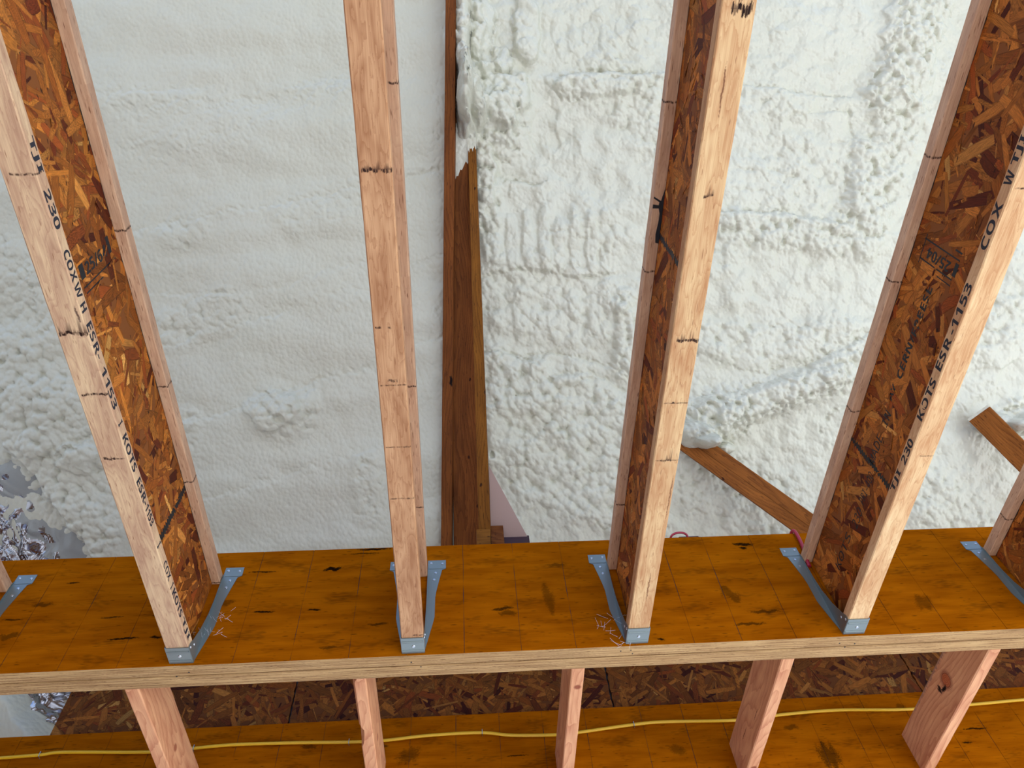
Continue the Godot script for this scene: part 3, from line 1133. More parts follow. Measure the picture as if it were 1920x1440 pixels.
func joist_print(o: Node3D, i: int) -> void:
	var s := FLANGE_W / 2 + 0.0001
	if i == 1:
		for t in [["TJI", 1.288, 1.350], ["230", 1.187, 1.260], ["COX", 1.085, 1.146], ["W H", 1.021, 1.080], ["ESR-", 0.917, 0.997], ["1153", 0.797, 0.895], ["I", 0.755, 0.762], ["KOTS", 0.632, 0.728], ["ESR-", 0.535, 0.607], ["1153", 0.473, 0.530], ["I", 0.405, 0.412], ["COX", 0.295, 0.352], ["I", 0.268, 0.274], ["KOTS", 0.165, 0.255], ["TJI", 0.075, 0.150]]:
			lettering(t[0], o, Vector3(s, 0.0155, (t[1] + t[2]) * 0.5), Vector3(0, 0, -1), Vector3(0, 1, 0), t[2] - t[1], 0.021)
		lettering("25/64", o, Vector3(0.0055, 0.163, 1.068), Vector3(0, 1, 0), Vector3(0, 0, 1), 0.105, 0.026)
		var st := begin()
		for z in [1.037, 1.024]:
			box(st, Vector3(0.0050, 0.085 if z > 1.03 else 0.088, z), Vector3(0.0056, 0.245 if z > 1.03 else 0.17, z + 0.0028), 0.0)
		box(st, Vector3(0.0050, 0.085, 1.055), Vector3(0.0056, 0.104, 1.085), 0.0)
		box(st, Vector3(0.0050, 0.222, 1.055), Vector3(0.0056, 0.236, 1.092), 0.0)
		part("printed_stamp", st, M.stamp, o)
	if i == 4:
		for t in [["TJI", 0.503, 0.567], ["230", 0.591, 0.660], ["KOTS", 0.718, 0.826], ["ESR", 0.851, 0.930], ["-1153", 0.940, 1.057], ["COX", 1.132, 1.229], ["W", 1.262, 1.290], ["TJI", 1.30, 1.355], ["230", 1.40, 1.47]]:
			lettering(t[0], o, Vector3(-s, 0.0165, (t[1] + t[2]) * 0.5), Vector3(0, 0, 1), Vector3(0, 1, 0), t[2] - t[1], 0.021)
		lettering("25/04", o, Vector3(-0.0055, 0.170, 1.046), Vector3(0, 1, 0), Vector3(0, 0, -1), 0.09, 0.025)
		lettering("CERN/FREESE", o, Vector3(-0.0055, 0.166, 0.860), Vector3(0, 0, 1), Vector3(0, 1, 0), 0.245, 0.022)
		lettering("AY", o, Vector3(-0.0055, 0.172, 0.692), Vector3(0, 0, 1), Vector3(0, 1, 0), 0.045, 0.017)
		lettering("MADE IN", o, Vector3(-0.0055, 0.160, 0.560), Vector3(0, 0, 1), Vector3(0, 1, 0), 0.16, 0.026, true)
		lettering("PRI-400", o, Vector3(-0.0055, 0.145, 0.405), Vector3(0, 0, 1), Vector3(0, 1, 0), 0.10, 0.026, true)
		lettering("230", o, Vector3(-0.0055, 0.140, 0.305), Vector3(0, 0, 1), Vector3(0, 1, 0), 0.06, 0.030, true)
		lettering("KOTS", o, Vector3(-0.0055, 0.150, 0.17), Vector3(0, 0, 1), Vector3(0, 1, 0), 0.13, 0.026, true)
		var st := begin()
		box(st, Vector3(-0.0056, 0.105, 1.024), Vector3(-0.0050, 0.236, 1.0272), 0.0)
		box(st, Vector3(-0.0056, 0.100, 1.070), Vector3(-0.0050, 0.238, 1.0732), 0.0)
		box(st, Vector3(-0.0056, 0.100, 1.086), Vector3(-0.0050, 0.125, 1.090), 0.0)
		box(st, Vector3(-0.0056, 0.103, 1.011), Vector3(-0.0050, 0.155, 1.0135), 0.0)
		box(st, Vector3(-0.0056, 0.233, 1.014), Vector3(-0.0050, 0.2355, 1.083), 0.0)
		box(st, Vector3(-0.0056, 0.098, 1.034), Vector3(-0.0050, 0.110, 1.064), 0.0)
		part("printed_stamp", st, M.stamp, o)
	if i == 3:
		# black glue run out of the joint under the top flange
		var y := JOIST_H - FLANGE_T
		var st := begin()
		var p := PackedVector2Array([Vector2(-0.0055, 1.05), Vector2(-0.0055, 1.18), Vector2(-0.0085, 1.165), Vector2(-0.0120, 1.150), Vector2(-0.0290, 1.160), Vector2(-0.0290, 1.156), Vector2(-0.0150, 1.147), Vector2(-0.0160, 1.140), Vector2(-0.0290, 1.142), Vector2(-0.0290, 1.133), Vector2(-0.0150, 1.133), Vector2(-0.0115, 1.120), Vector2(-0.0120, 1.10), Vector2(-0.0150, 1.072), Vector2(-0.0130, 1.052)])
		flat_board(st, p, 0.0012, Transform3D(Basis(Vector3(1, 0, 0), Vector3(0, 0, 1), Vector3(0, -1, 0)), Vector3(0, y, 0)), 1, 1)
		part("glue_smear", st, M.black, o)


var hanger_mesh := {}


func make_hanger(i: int) -> void:
	var near := ["under the joist end at the far left edge", "under the first full joist, cobwebs on its right", "under the narrow joist left of the rafter", "under the third full joist, cobwebs on its left", "under the stamped joist, its seat shining brightest", "under the joist at the far right edge"]
	var o := thing("joist_hanger", "grey galvanised metal joist hanger " + near[i], "hanger", "joist hangers on the near beam", Vector3(JOIST_X[i], 0, 0))
	var w := FLANGE_W / 2 + 0.0006
	if hanger_mesh.is_empty():
		var st := begin()
		var seat := PackedVector2Array([Vector2(-w - 0.001, 0.0035), Vector2(-w - 0.0004, 0.0004), Vector2(-w + 0.002, -0.0012)])
		# two pressed ribs run across the seat
		sweep(st, PackedVector2Array([Vector2(-w, -0.0012), Vector2(w, -0.0012), Vector2(w, 0.0012), Vector2(-w, 0.0012)]), 0.060, Transform3D(Basis(), Vector3(0, 0, 0.0005)))
		for z in [0.0115, 0.0460]:
			for k in 5:
				var a0 := PI * k / 5.0
				var a1 := PI * (k + 1) / 5.0
				var p0 := Vector3(0, -0.0012 - 0.0016 * sin(a0), z - 0.0035 * cos(a0))
				var p1 := Vector3(0, -0.0012 - 0.0016 * sin(a1), z - 0.0035 * cos(a1))
				var n := Vector3(0, -sin((a0 + a1) / 2), -cos((a0 + a1) / 2))
				var ex := Vector3(w - 0.002, 0, 0)
				quad(st, p0 - ex, p0 + ex, p1 + ex, p1 - ex, n, Vector2.ZERO, Vector2.ZERO, Vector2.ZERO, Vector2.ZERO)
		hanger_mesh.seat = st.commit()
		st = begin()
		disc(st, Vector3(0.002, -0.0012, 0.029), Vector3(0, -1, 0), 0.0045, 0.0018)
		hanger_mesh.seat_nail = st.commit()
		for s in [-1, 1]:
			st = begin()
			var p := PackedVector2Array()
			for q in [Vector2(0, 0.337), Vector2(0.054, 0.337), Vector2(0.0545, 0.304), Vector2(0.0505, 0.301), Vector2(0.043, 0.297), Vector2(0.036, 0.262), Vector2(0.027, 0.212), Vector2(0.0245, 0.190), Vector2(0.0240, 0.120), Vector2(0.0215, 0.105), Vector2(0.009, 0.046), Vector2(0.003, 0.02), Vector2(0, 0.004)]:
				p.append(Vector2(s * (w + q.x), q.y))
			flat_board(st, p, 0.0013, Transform3D(Basis(), Vector3(0, 0, 0.0003)), 1, 1)
			# the bent lip under the tab
			box(st, Vector3(minf(s * (w + 0.003), s * (w + 0.054)), 0.3015, 0.0012), Vector3(maxf(s * (w + 0.003), s * (w + 0.054)), 0.3030, 0.0028), 0.0)
			hanger_mesh["flange%d" % s] = st.commit()
			st = begin()
			var side := PackedVector2Array([Vector2(0.0003, 0.0), Vector2(0.0605, 0.0), Vector2(0.0605, 0.014), Vector2(0.050, 0.034), Vector2(0.030, 0.085), Vector2(0.014, 0.150), Vector2(0.008, 0.205), Vector2(0.006, 0.300), Vector2(0.0003, 0.320)])
			flat_board(st, side, 0.0011, Transform3D(Basis(Vector3(0, 0, 1), Vector3(0, 1, 0), Vector3(-1, 0, 0)), Vector3(s * w + (0.0011 if s > 0 else 0.0), 0, 0)), 1, 1)
			hanger_mesh["side%d" % s] = st.commit()
			st = begin()
			disc(st, Vector3(0, 0, 0), Vector3(0, 0, 1), 0.0042, 0.0022, 8)
			hanger_mesh.nail = st.commit()
			st = begin()
			disc(st, Vector3(0, 0, 0), Vector3(s, 0, 0), 0.0036, 0.0016, 8)
			hanger_mesh["side_nail%d" % s] = st.commit()
	part("seat", hanger_mesh.seat, M.galvanised, o)
	part("nail", hanger_mesh.seat_nail, M.nail, o)
	for s in [-1, 1]:
		part("face_flange", hanger_mesh["flange%d" % s], M.galvanised, o)
		part("side_plate", hanger_mesh["side%d" % s], M.galvanised, o)
		for q in [Vector2(0.010, 0.325), Vector2(0.044, 0.322), Vector2(0.024, 0.285), Vector2(0.020, 0.258)]:
			part("nail", hanger_mesh.nail, M.nail, o).position = Vector3(s * (w + q.x), q.y, 0.0014)
		for q in [Vector2(0.036, 0.030), Vector2(0.050, 0.010)]:
			part("nail", hanger_mesh["side_nail%d" % s], M.nail, o).position = Vector3(s * (w + 0.0011), q.y, q.x)


# ---------------------------------------------------------------- blocking between the two beams

func make_blocking() -> void:
	var xs := [-1.077, -0.475, 0.130, 0.732, 1.347]
	var names := ["leftmost, over the foil corner", "second from left, lower edge bitten", "middle one, almost edge-on", "second from right, faint striped grain", "rightmost, big round knot and hole"]
	for i in 5:
		var st := begin()
		var w := 0.038
		var p := rect(0, -0.006, w, 0.134, 0.003)
		var xf := Transform3D(Basis(Vector3(-1, 0, 0), Vector3(0, 1, 0), Vector3(0, 0, -1)), Vector3(xs[i] + w, 0, -BEAM_T))
		# the profile is mirrored by the turn, so its third side is the left face
		var length := -TWO_Z - BEAM_T
		if i == 1:
			# a bite where the bark edge was
			notched(st, xs[i], length)
		else:
			sweep(st, PackedVector2Array([Vector2(0.003, -0.006), Vector2(w - 0.003, -0.006), Vector2(w, -0.003), Vector2(w, 0.131), Vector2(w - 0.003, 0.134), Vector2(0.003, 0.134), Vector2(0, 0.131), Vector2(0, -0.003)]), length, Transform3D(Basis(Vector3(1, 0, 0), Vector3(0, 1, 0), Vector3(0, 0, -1)), Vector3(xs[i], 0, -BEAM_T)), 0.66, 0.356, Vector2(0.0 if i == 4 else 0.31 * i, 0.0 if i == 4 else 0.0), 14, 0.0004, i)
		whole("blocking_board", st, M.fir1 if i == 4 else M.fir0, "pinkish fir board between the two beams, " + names[i], "board", "fir boards between the beams")


func notched(st: SurfaceTool, x: float, length: float) -> void:
	var steps := 40
	for k in steps:
		var z0 := length * k / steps
		var z1 := length * (k + 1) / steps
		var rings := []
		for z in [z0, z1]:
			var bite := 0.0
			if z > 0.0 and z < 0.225:
				bite = 0.004
			elif z < 0.245:
				bite = 0.011
			elif z < 0.30:
				bite = 0.011 - (z - 0.245) * 0.12
			rings.append([Vector3(x + 0.003 + bite, -0.006, -BEAM_T - z), Vector3(x + 0.035, -0.006, -BEAM_T - z), Vector3(x + 0.038, -0.003, -BEAM_T - z), Vector3(x + 0.038, 0.134, -BEAM_T - z), Vector3(x, 0.134, -BEAM_T - z), Vector3(x, -0.003 + bite * 2.2, -BEAM_T - z)])
		var v := 0.0
		for i in 6:
			var j := (i + 1) % 6
			var e: Vector3 = rings[0][j] - rings[0][i]
			var n := e.cross(Vector3(0, 0, 1)).normalized()
			var dv := e.length() / 0.356
			quad(st, rings[0][i], rings[0][j], rings[1][j], rings[1][i], n, Vector2(z0 / 0.66, v), Vector2(z0 / 0.66, v + dv), Vector2(z1 / 0.66, v + dv), Vector2(z1 / 0.66, v))
			v += dv


# ---------------------------------------------------------------- rafter, post, braces

# a thin ragged coat of foam on the lower face of a board, in the board's own frame: from z0 to z1, its edge at z0 slanting by «slant»
func overspray(xf: Transform3D, x0: float, x1: float, z0: float, z1: float, slant: float, seed_: int, flip := 1.0) -> SurfaceTool:
	var rng := RandomNumberGenerator.new()
	rng.seed = seed_
	var p := PackedVector2Array([Vector2(x1, z1), Vector2(x0, z1)])
	var m := 12
	for k in m + 1:
		var t := float(k) / m
		p.append(Vector2(lerpf(x0, x1, t), z0 + slant * (t - 0.5) + rng.randf_range(-0.012, 0.012)))
	var st := begin()
	flat_board(st, p, 0.0009, xf * Transform3D(Basis(Vector3(1, 0, 0), Vector3(0, 0, 1), Vector3(0, -1, 0)), Vector3(0, 0.0003 * flip, 0)), 1, 1)
	return st


func make_rafters() -> void:
	var face := Vector3(-0.07, -0.85, 0.53)
	var none := func(_t: float) -> Color: return Color.WHITE
	# edge of the rafter, running the whole height of the view
	var o := thing("roof_rafter", "dark brown roof rafter edge running up the slope beside the foam", "rafter")
	var st := begin()
	var a := Vector3(-0.2398, 0.5713, -0.5941)
	var b := Vector3(-0.1678, 1.9081, 1.5534)
	sweep(st, rect(-0.0195, 0.0, 0.0195, 0.15, 0.0015), (b - a).length(), along(a, b, face), 1.6, 0.40, Vector2(0.1, 0), 40, 0.0003, 3, none)
	part("edge_board", st, M.rafter, o)
	# the flat board behind it, white with overspray at its upper end
	var c := Vector3(-0.1434, 0.5919, -0.6248)
	var d := Vector3(-0.1500, 1.6407, 1.0186)
	st = begin()
	sweep(st, rect(-0.062, 0.0, 0.062, 0.03, 0.0012), (d - c).length(), along(c, d, face), 1.6, 0.40, Vector2(0.0, 0.22), 60, 0.0002, 4, none, 0.60)
	part("flat_board", st, M.rafter, o)
	part("overspray", overspray(along(c, d, face), -0.045, 0.045, (d - c).length() - 0.20, (d - c).length() - 0.01, 0.13, 3), M.foam, o)
	# the ochre post in front
	st = begin()
	var e := Vector3(-0.0896, 0.4061, -0.2724)
	var f := Vector3(-0.1035, 1.6390, 0.9990)
	sweep(st, rect(-0.0215, 0.0, 0.0215, 0.05, 0.0015), (f - e).length(), along(e, f, face), 1.6, 0.40, Vector2(0.35, 0.40), 60, 0.0003, 6, none, 0.68)
	var post := thing("wooden_post", "thin ochre wooden post in front of the rafter, foam swallowing its top", "post")
	part("shaft", st, M.post, post)
	part("overspray", overspray(along(e, f, face), -0.0165, 0.0165, (f - e).length() - 0.10, (f - e).length() - 0.005, 0.02, 5), M.foam, post)
	# brace between the third and fourth joists: two boards side by side
	o = thing("roof_brace", "brown doubled brace slanting down to the right out of the foam", "brace")
	var g := Vector3(0.6088, 1.0200, 0.0300)
	var h := Vector3(1.3380, 0.4617, -0.3065)
	var xf := along(g, h, face)
	for k in 2:
		st = begin()
		sweep(st, rect(-0.047 + k * 0.0475, 0.0 if k == 0 else -0.004, k * 0.047, 0.04, 0.0012), (h - g).length(), xf, 1.6, 0.40, Vector2(0.2 + 0.4 * k, 0.1 + 0.3 * k), 40, 0.0003, 8 + k, none)
		part("board", st, M.brace, o)
	part("overspray", overspray(Transform3D(Basis(xf.basis.x, -xf.basis.y, -xf.basis.z), xf * Vector3(0, -0.004, 0.30)), -0.046, 0.046, 0.13, 0.30, -0.10, 9, -1.0), M.foam, o)
	# brace at the right edge
	st = begin()
	var p := Vector3(1.8700, 0.9650, 0.0600)
	var q := Vector3(2.1022, 0.6102, -0.1431)
	sweep(st, rect(-0.045, 0.0, 0.045, 0.038, 0.0012), (q - p).length(), along(p, q, Vector3(-0.55, -0.75, 0.35)), 1.6, 0.40, Vector2(0.5, 0.62), 30, 0.0003, 12, none)
	var right := thing("roof_brace", "brown brace at the right edge, its upper end white with overspray", "brace")
	part("board", st, M.brace, right)
	var rx := along(p, q, Vector3(-0.55, -0.75, 0.35))
	part("overspray", overspray(Transform3D(Basis(rx.basis.x, -rx.basis.y, -rx.basis.z), rx * Vector3(0, 0, 0.16)), -0.044, 0.044, 0.06, 0.17, 0.05, 12, -1.0), M.foam, right)
	# foot of the post: gusset board, end block, dark rail
	st = begin()
	var gp := PackedVector2Array([Vector2(-0.0660, 0.0), Vector2(0.0640, 0.0), Vector2(0.0640, 0.035), Vector2(-0.0660, 0.29)])
	flat_board(st, gp, 0.018, Transform3D(Basis(Vector3(1, 0, 0), Vector3(0, 0.686, 0.728), Vector3(0, -0.728, 0.686)), Vector3(-0.003, 0.568, -0.188)), 0.5, 0.5)
	whole("gusset_board", st, M.gusset, "greyish pink tapered board with scribbles, right of the ochre post's foot", "board")
	st = begin()
	box(st, Vector3(-0.070, 0.44, -0.150), Vector3(-0.026, 0.606, -0.112), 0.0015)
	whole("wood_block", st, M.rafter, "small brown end block against the gusset board", "block")
	st = begin()
	box(st, Vector3(-0.026, 0.44, -0.180), Vector3(0.064, 0.588, -0.146), 0.0015)
	whole("wood_rail", st, M.maroon, "dark rail end under the gusset board", "rail")
	st = begin()
	box(st, Vector3(-0.120, 0.40, -0.108), Vector3(-0.074, 0.545, -0.070), 0.0015, Vector2(0.3, 0.2))
	whole("wood_block", st, M.post, "small tan block at the foot of the ochre post", "block")


# ---------------------------------------------------------------- cables, staples, cobwebs

func make_small_things() -> void:
	var z := TWO_Z + 0.006
	var pts := []
	for q in [Vector2(-2.55, 0.208), Vector2(-2.1, 0.200), Vector2(-1.93, 0.205), Vector2(-1.706, 0.213), Vector2(-1.581, 0.217), Vector2(-1.506, 0.222), Vector2(-1.228, 0.207), Vector2(-1.076, 0.213), Vector2(-0.949, 0.218), Vector2(-0.735, 0.213), Vector2(-0.574, 0.206), Vector2(-0.448, 0.205), Vector2(-0.304, 0.215), Vector2(-0.121, 0.216), Vector2(-0.011, 0.200), Vector2(0.145, 0.193), Vector2(0.220, 0.198), Vector2(0.420, 0.217), Vector2(0.535, 0.221), Vector2(0.791, 0.213), Vector2(0.961, 0.226), Vector2(1.159, 0.232), Vector2(1.411, 0.221), Vector2(1.676, 0.228), Vector2(1.92, 0.236), Vector2(2.3, 0.228), Vector2(2.56, 0.233)]:
		pts.append(Vector3(q.x, q.y, z))
	var st := begin()
	tube(st, pts, 0.0058, 10, 0.62)
	whole("yellow_cable", st, M.yellow, "yellow electrical cable stapled along the rear beam", "cable")
	var k := 0
	for q in [[-1.581, 0.217, "near the left edge"], [-1.082, 0.213, "just right of the leftmost pink board"], [-0.566, 0.206, "just left of the notched pink board"], [-0.113, 0.216, "left of the middle pink board"], [0.417, 0.217, "right of the middle pink board"]]:
		st = begin()
		var c := Vector3(q[0], q[1], z)
		tube(st, [c + Vector3(-0.001, 0.009, -0.007), c + Vector3(0, 0.0085, 0.0035), c + Vector3(0, 0.0075, 0.0052), c + Vector3(0, -0.0075, 0.0052), c + Vector3(0, -0.0085, 0.0035), c + Vector3(0.001, -0.009, -0.007)], 0.0012, 6)
		whole("cable_staple", st, M.nail, "metal staple over the yellow cable, " + q[2], "staple", "staples holding the yellow cable")
		k += 1
	# red wires on the near beam
	st = begin()
	tube(st, [Vector3(0.495, 0.405, -0.06), Vector3(0.507, 0.418, -0.016), Vector3(0.518, 0.426, -0.008), Vector3(0.537, 0.430, -0.006), Vector3(0.554, 0.428, -0.008), Vector3(0.563, 0.420, -0.014), Vector3(0.563, 0.407, -0.03)], 0.0036, 8)
	whole("red_wire", st, M.red, "loop of red wire lying on the near beam right of the third joist", "wire")
	st = begin()
	box(st, Vector3(0.535, 0.4018, -0.075), Vector3(0.605, 0.428, -0.022), 0.004)
	whole("junction_block", st, M.maroon, "small dark red block on top of the near beam", "block")
	st = begin()
	tube(st, [Vector3(0.902, 0.409, -0.075), Vector3(0.905, 0.412, -0.03), Vector3(0.9075, 0.411, 0.002), Vector3(0.9105, 0.397, 0.0085), Vector3(0.9105, 0.362, 0.0085), Vector3(0.907, 0.324, 0.0085), Vector3(0.8995, 0.290, 0.0085), Vector3(0.8960, 0.25, 0.008)], 0.0058, 8)
	whole("red_wire", st, M.red, "red cable bent over the near beam's top edge behind the stamped joist", "wire")
	# cobwebs
	var spots := [[Vector3(-0.857, 0.115, 0.012), 0.042, "beside the first full joist's hanger"], [Vector3(0.245, 0.035, 0.008), 0.050, "left of the third full joist's hanger"]]
	for s in spots:
		var rng := RandomNumberGenerator.new()
		rng.seed = int(s[1] * 10000)
		st = begin()
		for m in 26:
			var a: Vector3 = s[0] + Vector3(rng.randf_range(-1, 1), rng.randf_range(-1, 1), rng.randf_range(-0.1, 0.25)) * s[1]
			var b: Vector3 = a + Vector3(rng.randf_range(-1, 1), rng.randf_range(-1, 1), rng.randf_range(-0.2, 0.3)) * s[1] * 0.6
			tube(st, [a, (a + b) * 0.5 + Vector3(0, -0.002, 0.001), b], 0.00022, 4)
		var o := whole("cobweb", st, M.thread, "wisps of white cobweb on the near beam " + s[2], "cobweb")
		o.set_meta("kind", "stuff")


func foam_passes() -> void:
	crease([Vector2(0.181, 1.167), Vector2(0.197, 1.205), Vector2(0.261, 1.223), Vector2(0.390, 1.239), Vector2(0.541, 1.225), Vector2(0.628, 1.234)], 0.0080, 0.011, 0.0120, 0.064)
	crease([Vector2(0.181, 1.162), Vector2(0.216, 1.124), Vector2(0.269, 1.114), Vector2(0.388, 1.131), Vector2(0.518, 1.147)], 0.0060, 0.011, -0.0080, 0.053)
	crease([Vector2(0.014, 0.808), Vector2(0.070, 0.799), Vector2(0.102, 0.784), Vector2(0.127, 0.791)], 0.0090, 0.008, 0.0120, 0.064)
	crease([Vector2(-0.109, 0.779), Vector2(-0.046, 0.789), Vector2(0.018, 0.808)], 0.0040, 0.011, 0.0060, 0.064)
	crease([Vector2(-0.106, 0.420), Vector2(-0.011, 0.440), Vector2(0.031, 0.448), Vector2(0.094, 0.431), Vector2(0.178, 0.434), Vector2(0.241, 0.412), Vector2(0.326, 0.416), Vector2(0.391, 0.428)], 0.0070, 0.011, -0.0120, 0.085)
	crease([Vector2(-0.102, 0.123), Vector2(-0.039, 0.137), Vector2(0.034, 0.108), Vector2(0.065, 0.091)], 0.0080, 0.008, 0.0140, 0.085)
	crease([Vector2(0.065, 0.107), Vector2(0.171, 0.118), Vector2(0.276, 0.095), Vector2(0.402, 0.055), Vector2(0.454, 0.008)], 0.0060, 0.011, 0.0100, 0.064)
	crease([Vector2(0.169, 0.028), Vector2(0.296, 0.042), Vector2(0.380, 0.009), Vector2(0.442, -0.041)], 0.0050, 0.011, 0.0120, 0.085)
	crease([Vector2(-0.075, -0.103), Vector2(-0.004, -0.167), Vector2(0.079, -0.200)], 0.0040, 0.013, 0.0080, 0.085)
	crease([Vector2(-0.111, 1.182), Vector2(-0.091, 1.107), Vector2(-0.104, 1.012)], 0.0120, 0.011, 0.0000, 0.042)
	crease([Vector2(-0.184, 1.395), Vector2(-0.179, 1.245), Vector2(-0.154, 1.128), Vector2(-0.150, 1.033)], 0.0120, 0.011, 0.0000, 0.042)
	crease([Vector2(0.033, 1.483), Vector2(0.035, 1.376), Vector2(0.024, 1.290)], 0.0140, 0.011, 0.0000, 0.042)
	crease([Vector2(-0.032, 1.439), Vector2(-0.051, 1.332), Vector2(-0.052, 1.257)], 0.0120, 0.011, 0.0000, 0.042)
	crease([Vector2(-0.133, -0.370), Vector2(-0.049, -0.352), Vector2(-0.009, -0.384)], 0.0030, 0.013, 0.0060, 0.085)
	crease([Vector2(0.967, 1.189), Vector2(1.088, 1.179), Vector2(1.177, 1.164), Vector2(1.265, 1.151), Vector2(1.400, 1.143)], 0.0060, 0.008, 0.0080, 0.064)
	crease([Vector2(1.241, 1.083), Vector2(1.330, 1.084), Vector2(1.402, 1.082)], 0.0050, 0.008, 0.0050, 0.042)
	crease([Vector2(1.642, 1.549), Vector2(1.595, 1.415), Vector2(1.552, 1.281), Vector2(1.490, 1.159), Vector2(1.505, 1.071)], 0.0100, 0.015, 0.0000, 0.064)
	crease([Vector2(1.397, 1.082), Vector2(1.409, 0.972), Vector2(1.387, 0.797), Vector2(1.348, 0.655), Vector2(1.340, 0.600)], 0.0080, 0.015, 0.0000, 0.064)
	crease([Vector2(0.830, 0.668), Vector2(0.961, 0.676), Vector2(1.049, 0.667), Vector2(1.105, 0.678), Vector2(1.142, 0.662)], 0.0080, 0.008, 0.0140, 0.074)
	crease([Vector2(1.159, 0.656), Vector2(1.248, 0.644), Vector2(1.336, 0.622)], 0.0050, 0.011, 0.0100, 0.064)
	crease([Vector2(0.769, 0.101), Vector2(0.897, 0.046), Vector2(1.006, 0.022), Vector2(1.161, 0.062), Vector2(1.387, 0.177)], 0.0040, 0.013, -0.0060, 0.085)
	crease([Vector2(0.873, -0.049), Vector2(0.983, -0.024), Vector2(1.160, 0.041), Vector2(1.386, 0.145)], 0.0060, 0.011, 0.0160, 0.085)
	crease([Vector2(0.695, -0.215), Vector2(0.804, -0.182), Vector2(0.978, -0.148), Vector2(1.156, -0.077), Vector2(1.335, -0.027)], 0.0080, 0.013, -0.0140, 0.085)
	crease([Vector2(0.688, -0.073), Vector2(0.786, -0.063), Vector2(0.839, -0.085)], 0.0060, 0.008, 0.0100, 0.064)
	crease([Vector2(1.239, -0.218), Vector2(1.287, -0.133), Vector2(1.354, -0.113)], 0.0070, 0.011, 0.0000, 0.064)
	crease([Vector2(1.789, -0.425), Vector2(1.788, -0.555), Vector2(1.777, -0.619)], 0.0040, 0.011, 0.0000, 0.042)
	crease([Vector2(1.866, -0.211), Vector2(1.934, -0.224), Vector2(2.003, -0.193)], 0.0060, 0.011, 0.0060, 0.042)
	crease([Vector2(2.005, -0.149), Vector2(2.051, -0.140), Vector2(2.098, -0.125)], 0.0100, 0.011, 0.0060, 0.042)
	crease([Vector2(-1.546, 1.131), Vector2(-1.428, 1.148), Vector2(-1.328, 1.153), Vector2(-1.169, 1.169)], 0.0032, 0.017, 0.0042, 0.117)
	crease([Vector2(-0.805, 1.177), Vector2(-0.723, 1.195), Vector2(-0.641, 1.204), Vector2(-0.517, 1.221)], 0.0032, 0.017, 0.0042, 0.138)
	crease([Vector2(-1.451, 0.608), Vector2(-1.273, 0.638), Vector2(-1.093, 0.686), Vector2(-0.892, 0.708), Vector2(-0.627, 0.767), Vector2(-0.524, 0.790)], 0.0032, 0.019, 0.0042, 0.159)
	crease([Vector2(-0.441, 0.811), Vector2(-0.316, 0.832), Vector2(-0.243, 0.853)], 0.0040, 0.019, 0.0042, 0.159)
	crease([Vector2(-1.335, 0.368), Vector2(-1.097, 0.365), Vector2(-0.896, 0.387), Vector2(-0.652, 0.468), Vector2(-0.529, 0.487)], 0.0024, 0.021, 0.0035, 0.180)
	crease([Vector2(-1.277, 0.219), Vector2(-1.098, 0.242), Vector2(-0.897, 0.285)], 0.0024, 0.021, 0.0042, 0.159)
	crease([Vector2(-1.250, -0.113), Vector2(-1.181, -0.104), Vector2(-1.082, -0.080), Vector2(-0.962, -0.046), Vector2(-0.821, 0.000), Vector2(-0.699, 0.045), Vector2(-0.536, 0.073)], 0.0040, 0.017, 0.0063, 0.159)
	crease([Vector2(-1.174, -0.411), Vector2(-1.045, -0.381), Vector2(-0.905, -0.338), Vector2(-0.704, -0.277), Vector2(-0.541, -0.236)], 0.0024, 0.019, 0.0042, 0.159)
	crease([Vector2(-0.391, 0.153), Vector2(-0.329, 0.173), Vector2(-0.256, 0.188)], 0.0024, 0.019, 0.0042, 0.159)
	crease([Vector2(-1.837, 0.499), Vector2(-1.812, 0.418), Vector2(-1.799, 0.297), Vector2(-1.774, 0.226)], 0.0072, 0.019, 0.0000, 0.117)
	crease([Vector2(-1.693, -0.240), Vector2(-1.670, -0.203), Vector2(-1.631, -0.192), Vector2(-1.589, -0.169)], 0.0096, 0.017, 0.0098, 0.138)
	crease([Vector2(-0.562, -0.276), Vector2(-0.579, -0.358), Vector2(-0.565, -0.481)], 0.0056, 0.025, 0.0000, 0.117)
	crease([Vector2(-0.406, 0.465), Vector2(-0.323, 0.485), Vector2(-0.260, 0.506)], 0.0024, 0.019, 0.0035, 0.138)
	crease([Vector2(-1.497, 1.065), Vector2(-1.269, 1.081), Vector2(-0.968, 1.103), Vector2(-0.641, 1.157)], 0.0040, 0.055, 0.0028, 0.223)
	crease([Vector2(-1.429, 0.905), Vector2(-1.091, 0.947), Vector2(-0.928, 1.030)], 0.0032, 0.072, 0.0021, 0.223)
	crease([Vector2(-0.978, 0.265), Vector2(-0.654, 0.343), Vector2(-0.531, 0.373)], 0.0024, 0.051, 0.0028, 0.223)
	lump(Vector2(-0.086, 1.385), 0.051, 0.159, 0.0350, 0.00)
	lump(Vector2(0.084, 1.398), 0.055, 0.131, 0.0300, 0.00)
	lump(Vector2(0.093, 1.301), 0.051, 0.047, 0.0120, 0.00)
	lump(Vector2(-0.014, 1.268), 0.047, 0.051, 0.0200, 0.00)
	lump(Vector2(-0.149, 1.363), 0.064, 0.233, 0.0300, 0.00)
	lump(Vector2(-0.060, 1.118), 0.148, 0.117, 0.0550, 0.00)
	lump(Vector2(-0.113, 1.075), 0.038, 0.064, 0.0400, 0.00)
	lump(Vector2(-0.030, 1.033), 0.068, 0.095, 0.0300, 0.00)
	lump(Vector2(-0.097, 0.821), 0.051, 0.148, 0.0300, 0.00)
	lump(Vector2(-0.144, 1.118), 0.034, 0.064, 0.0600, 0.00)
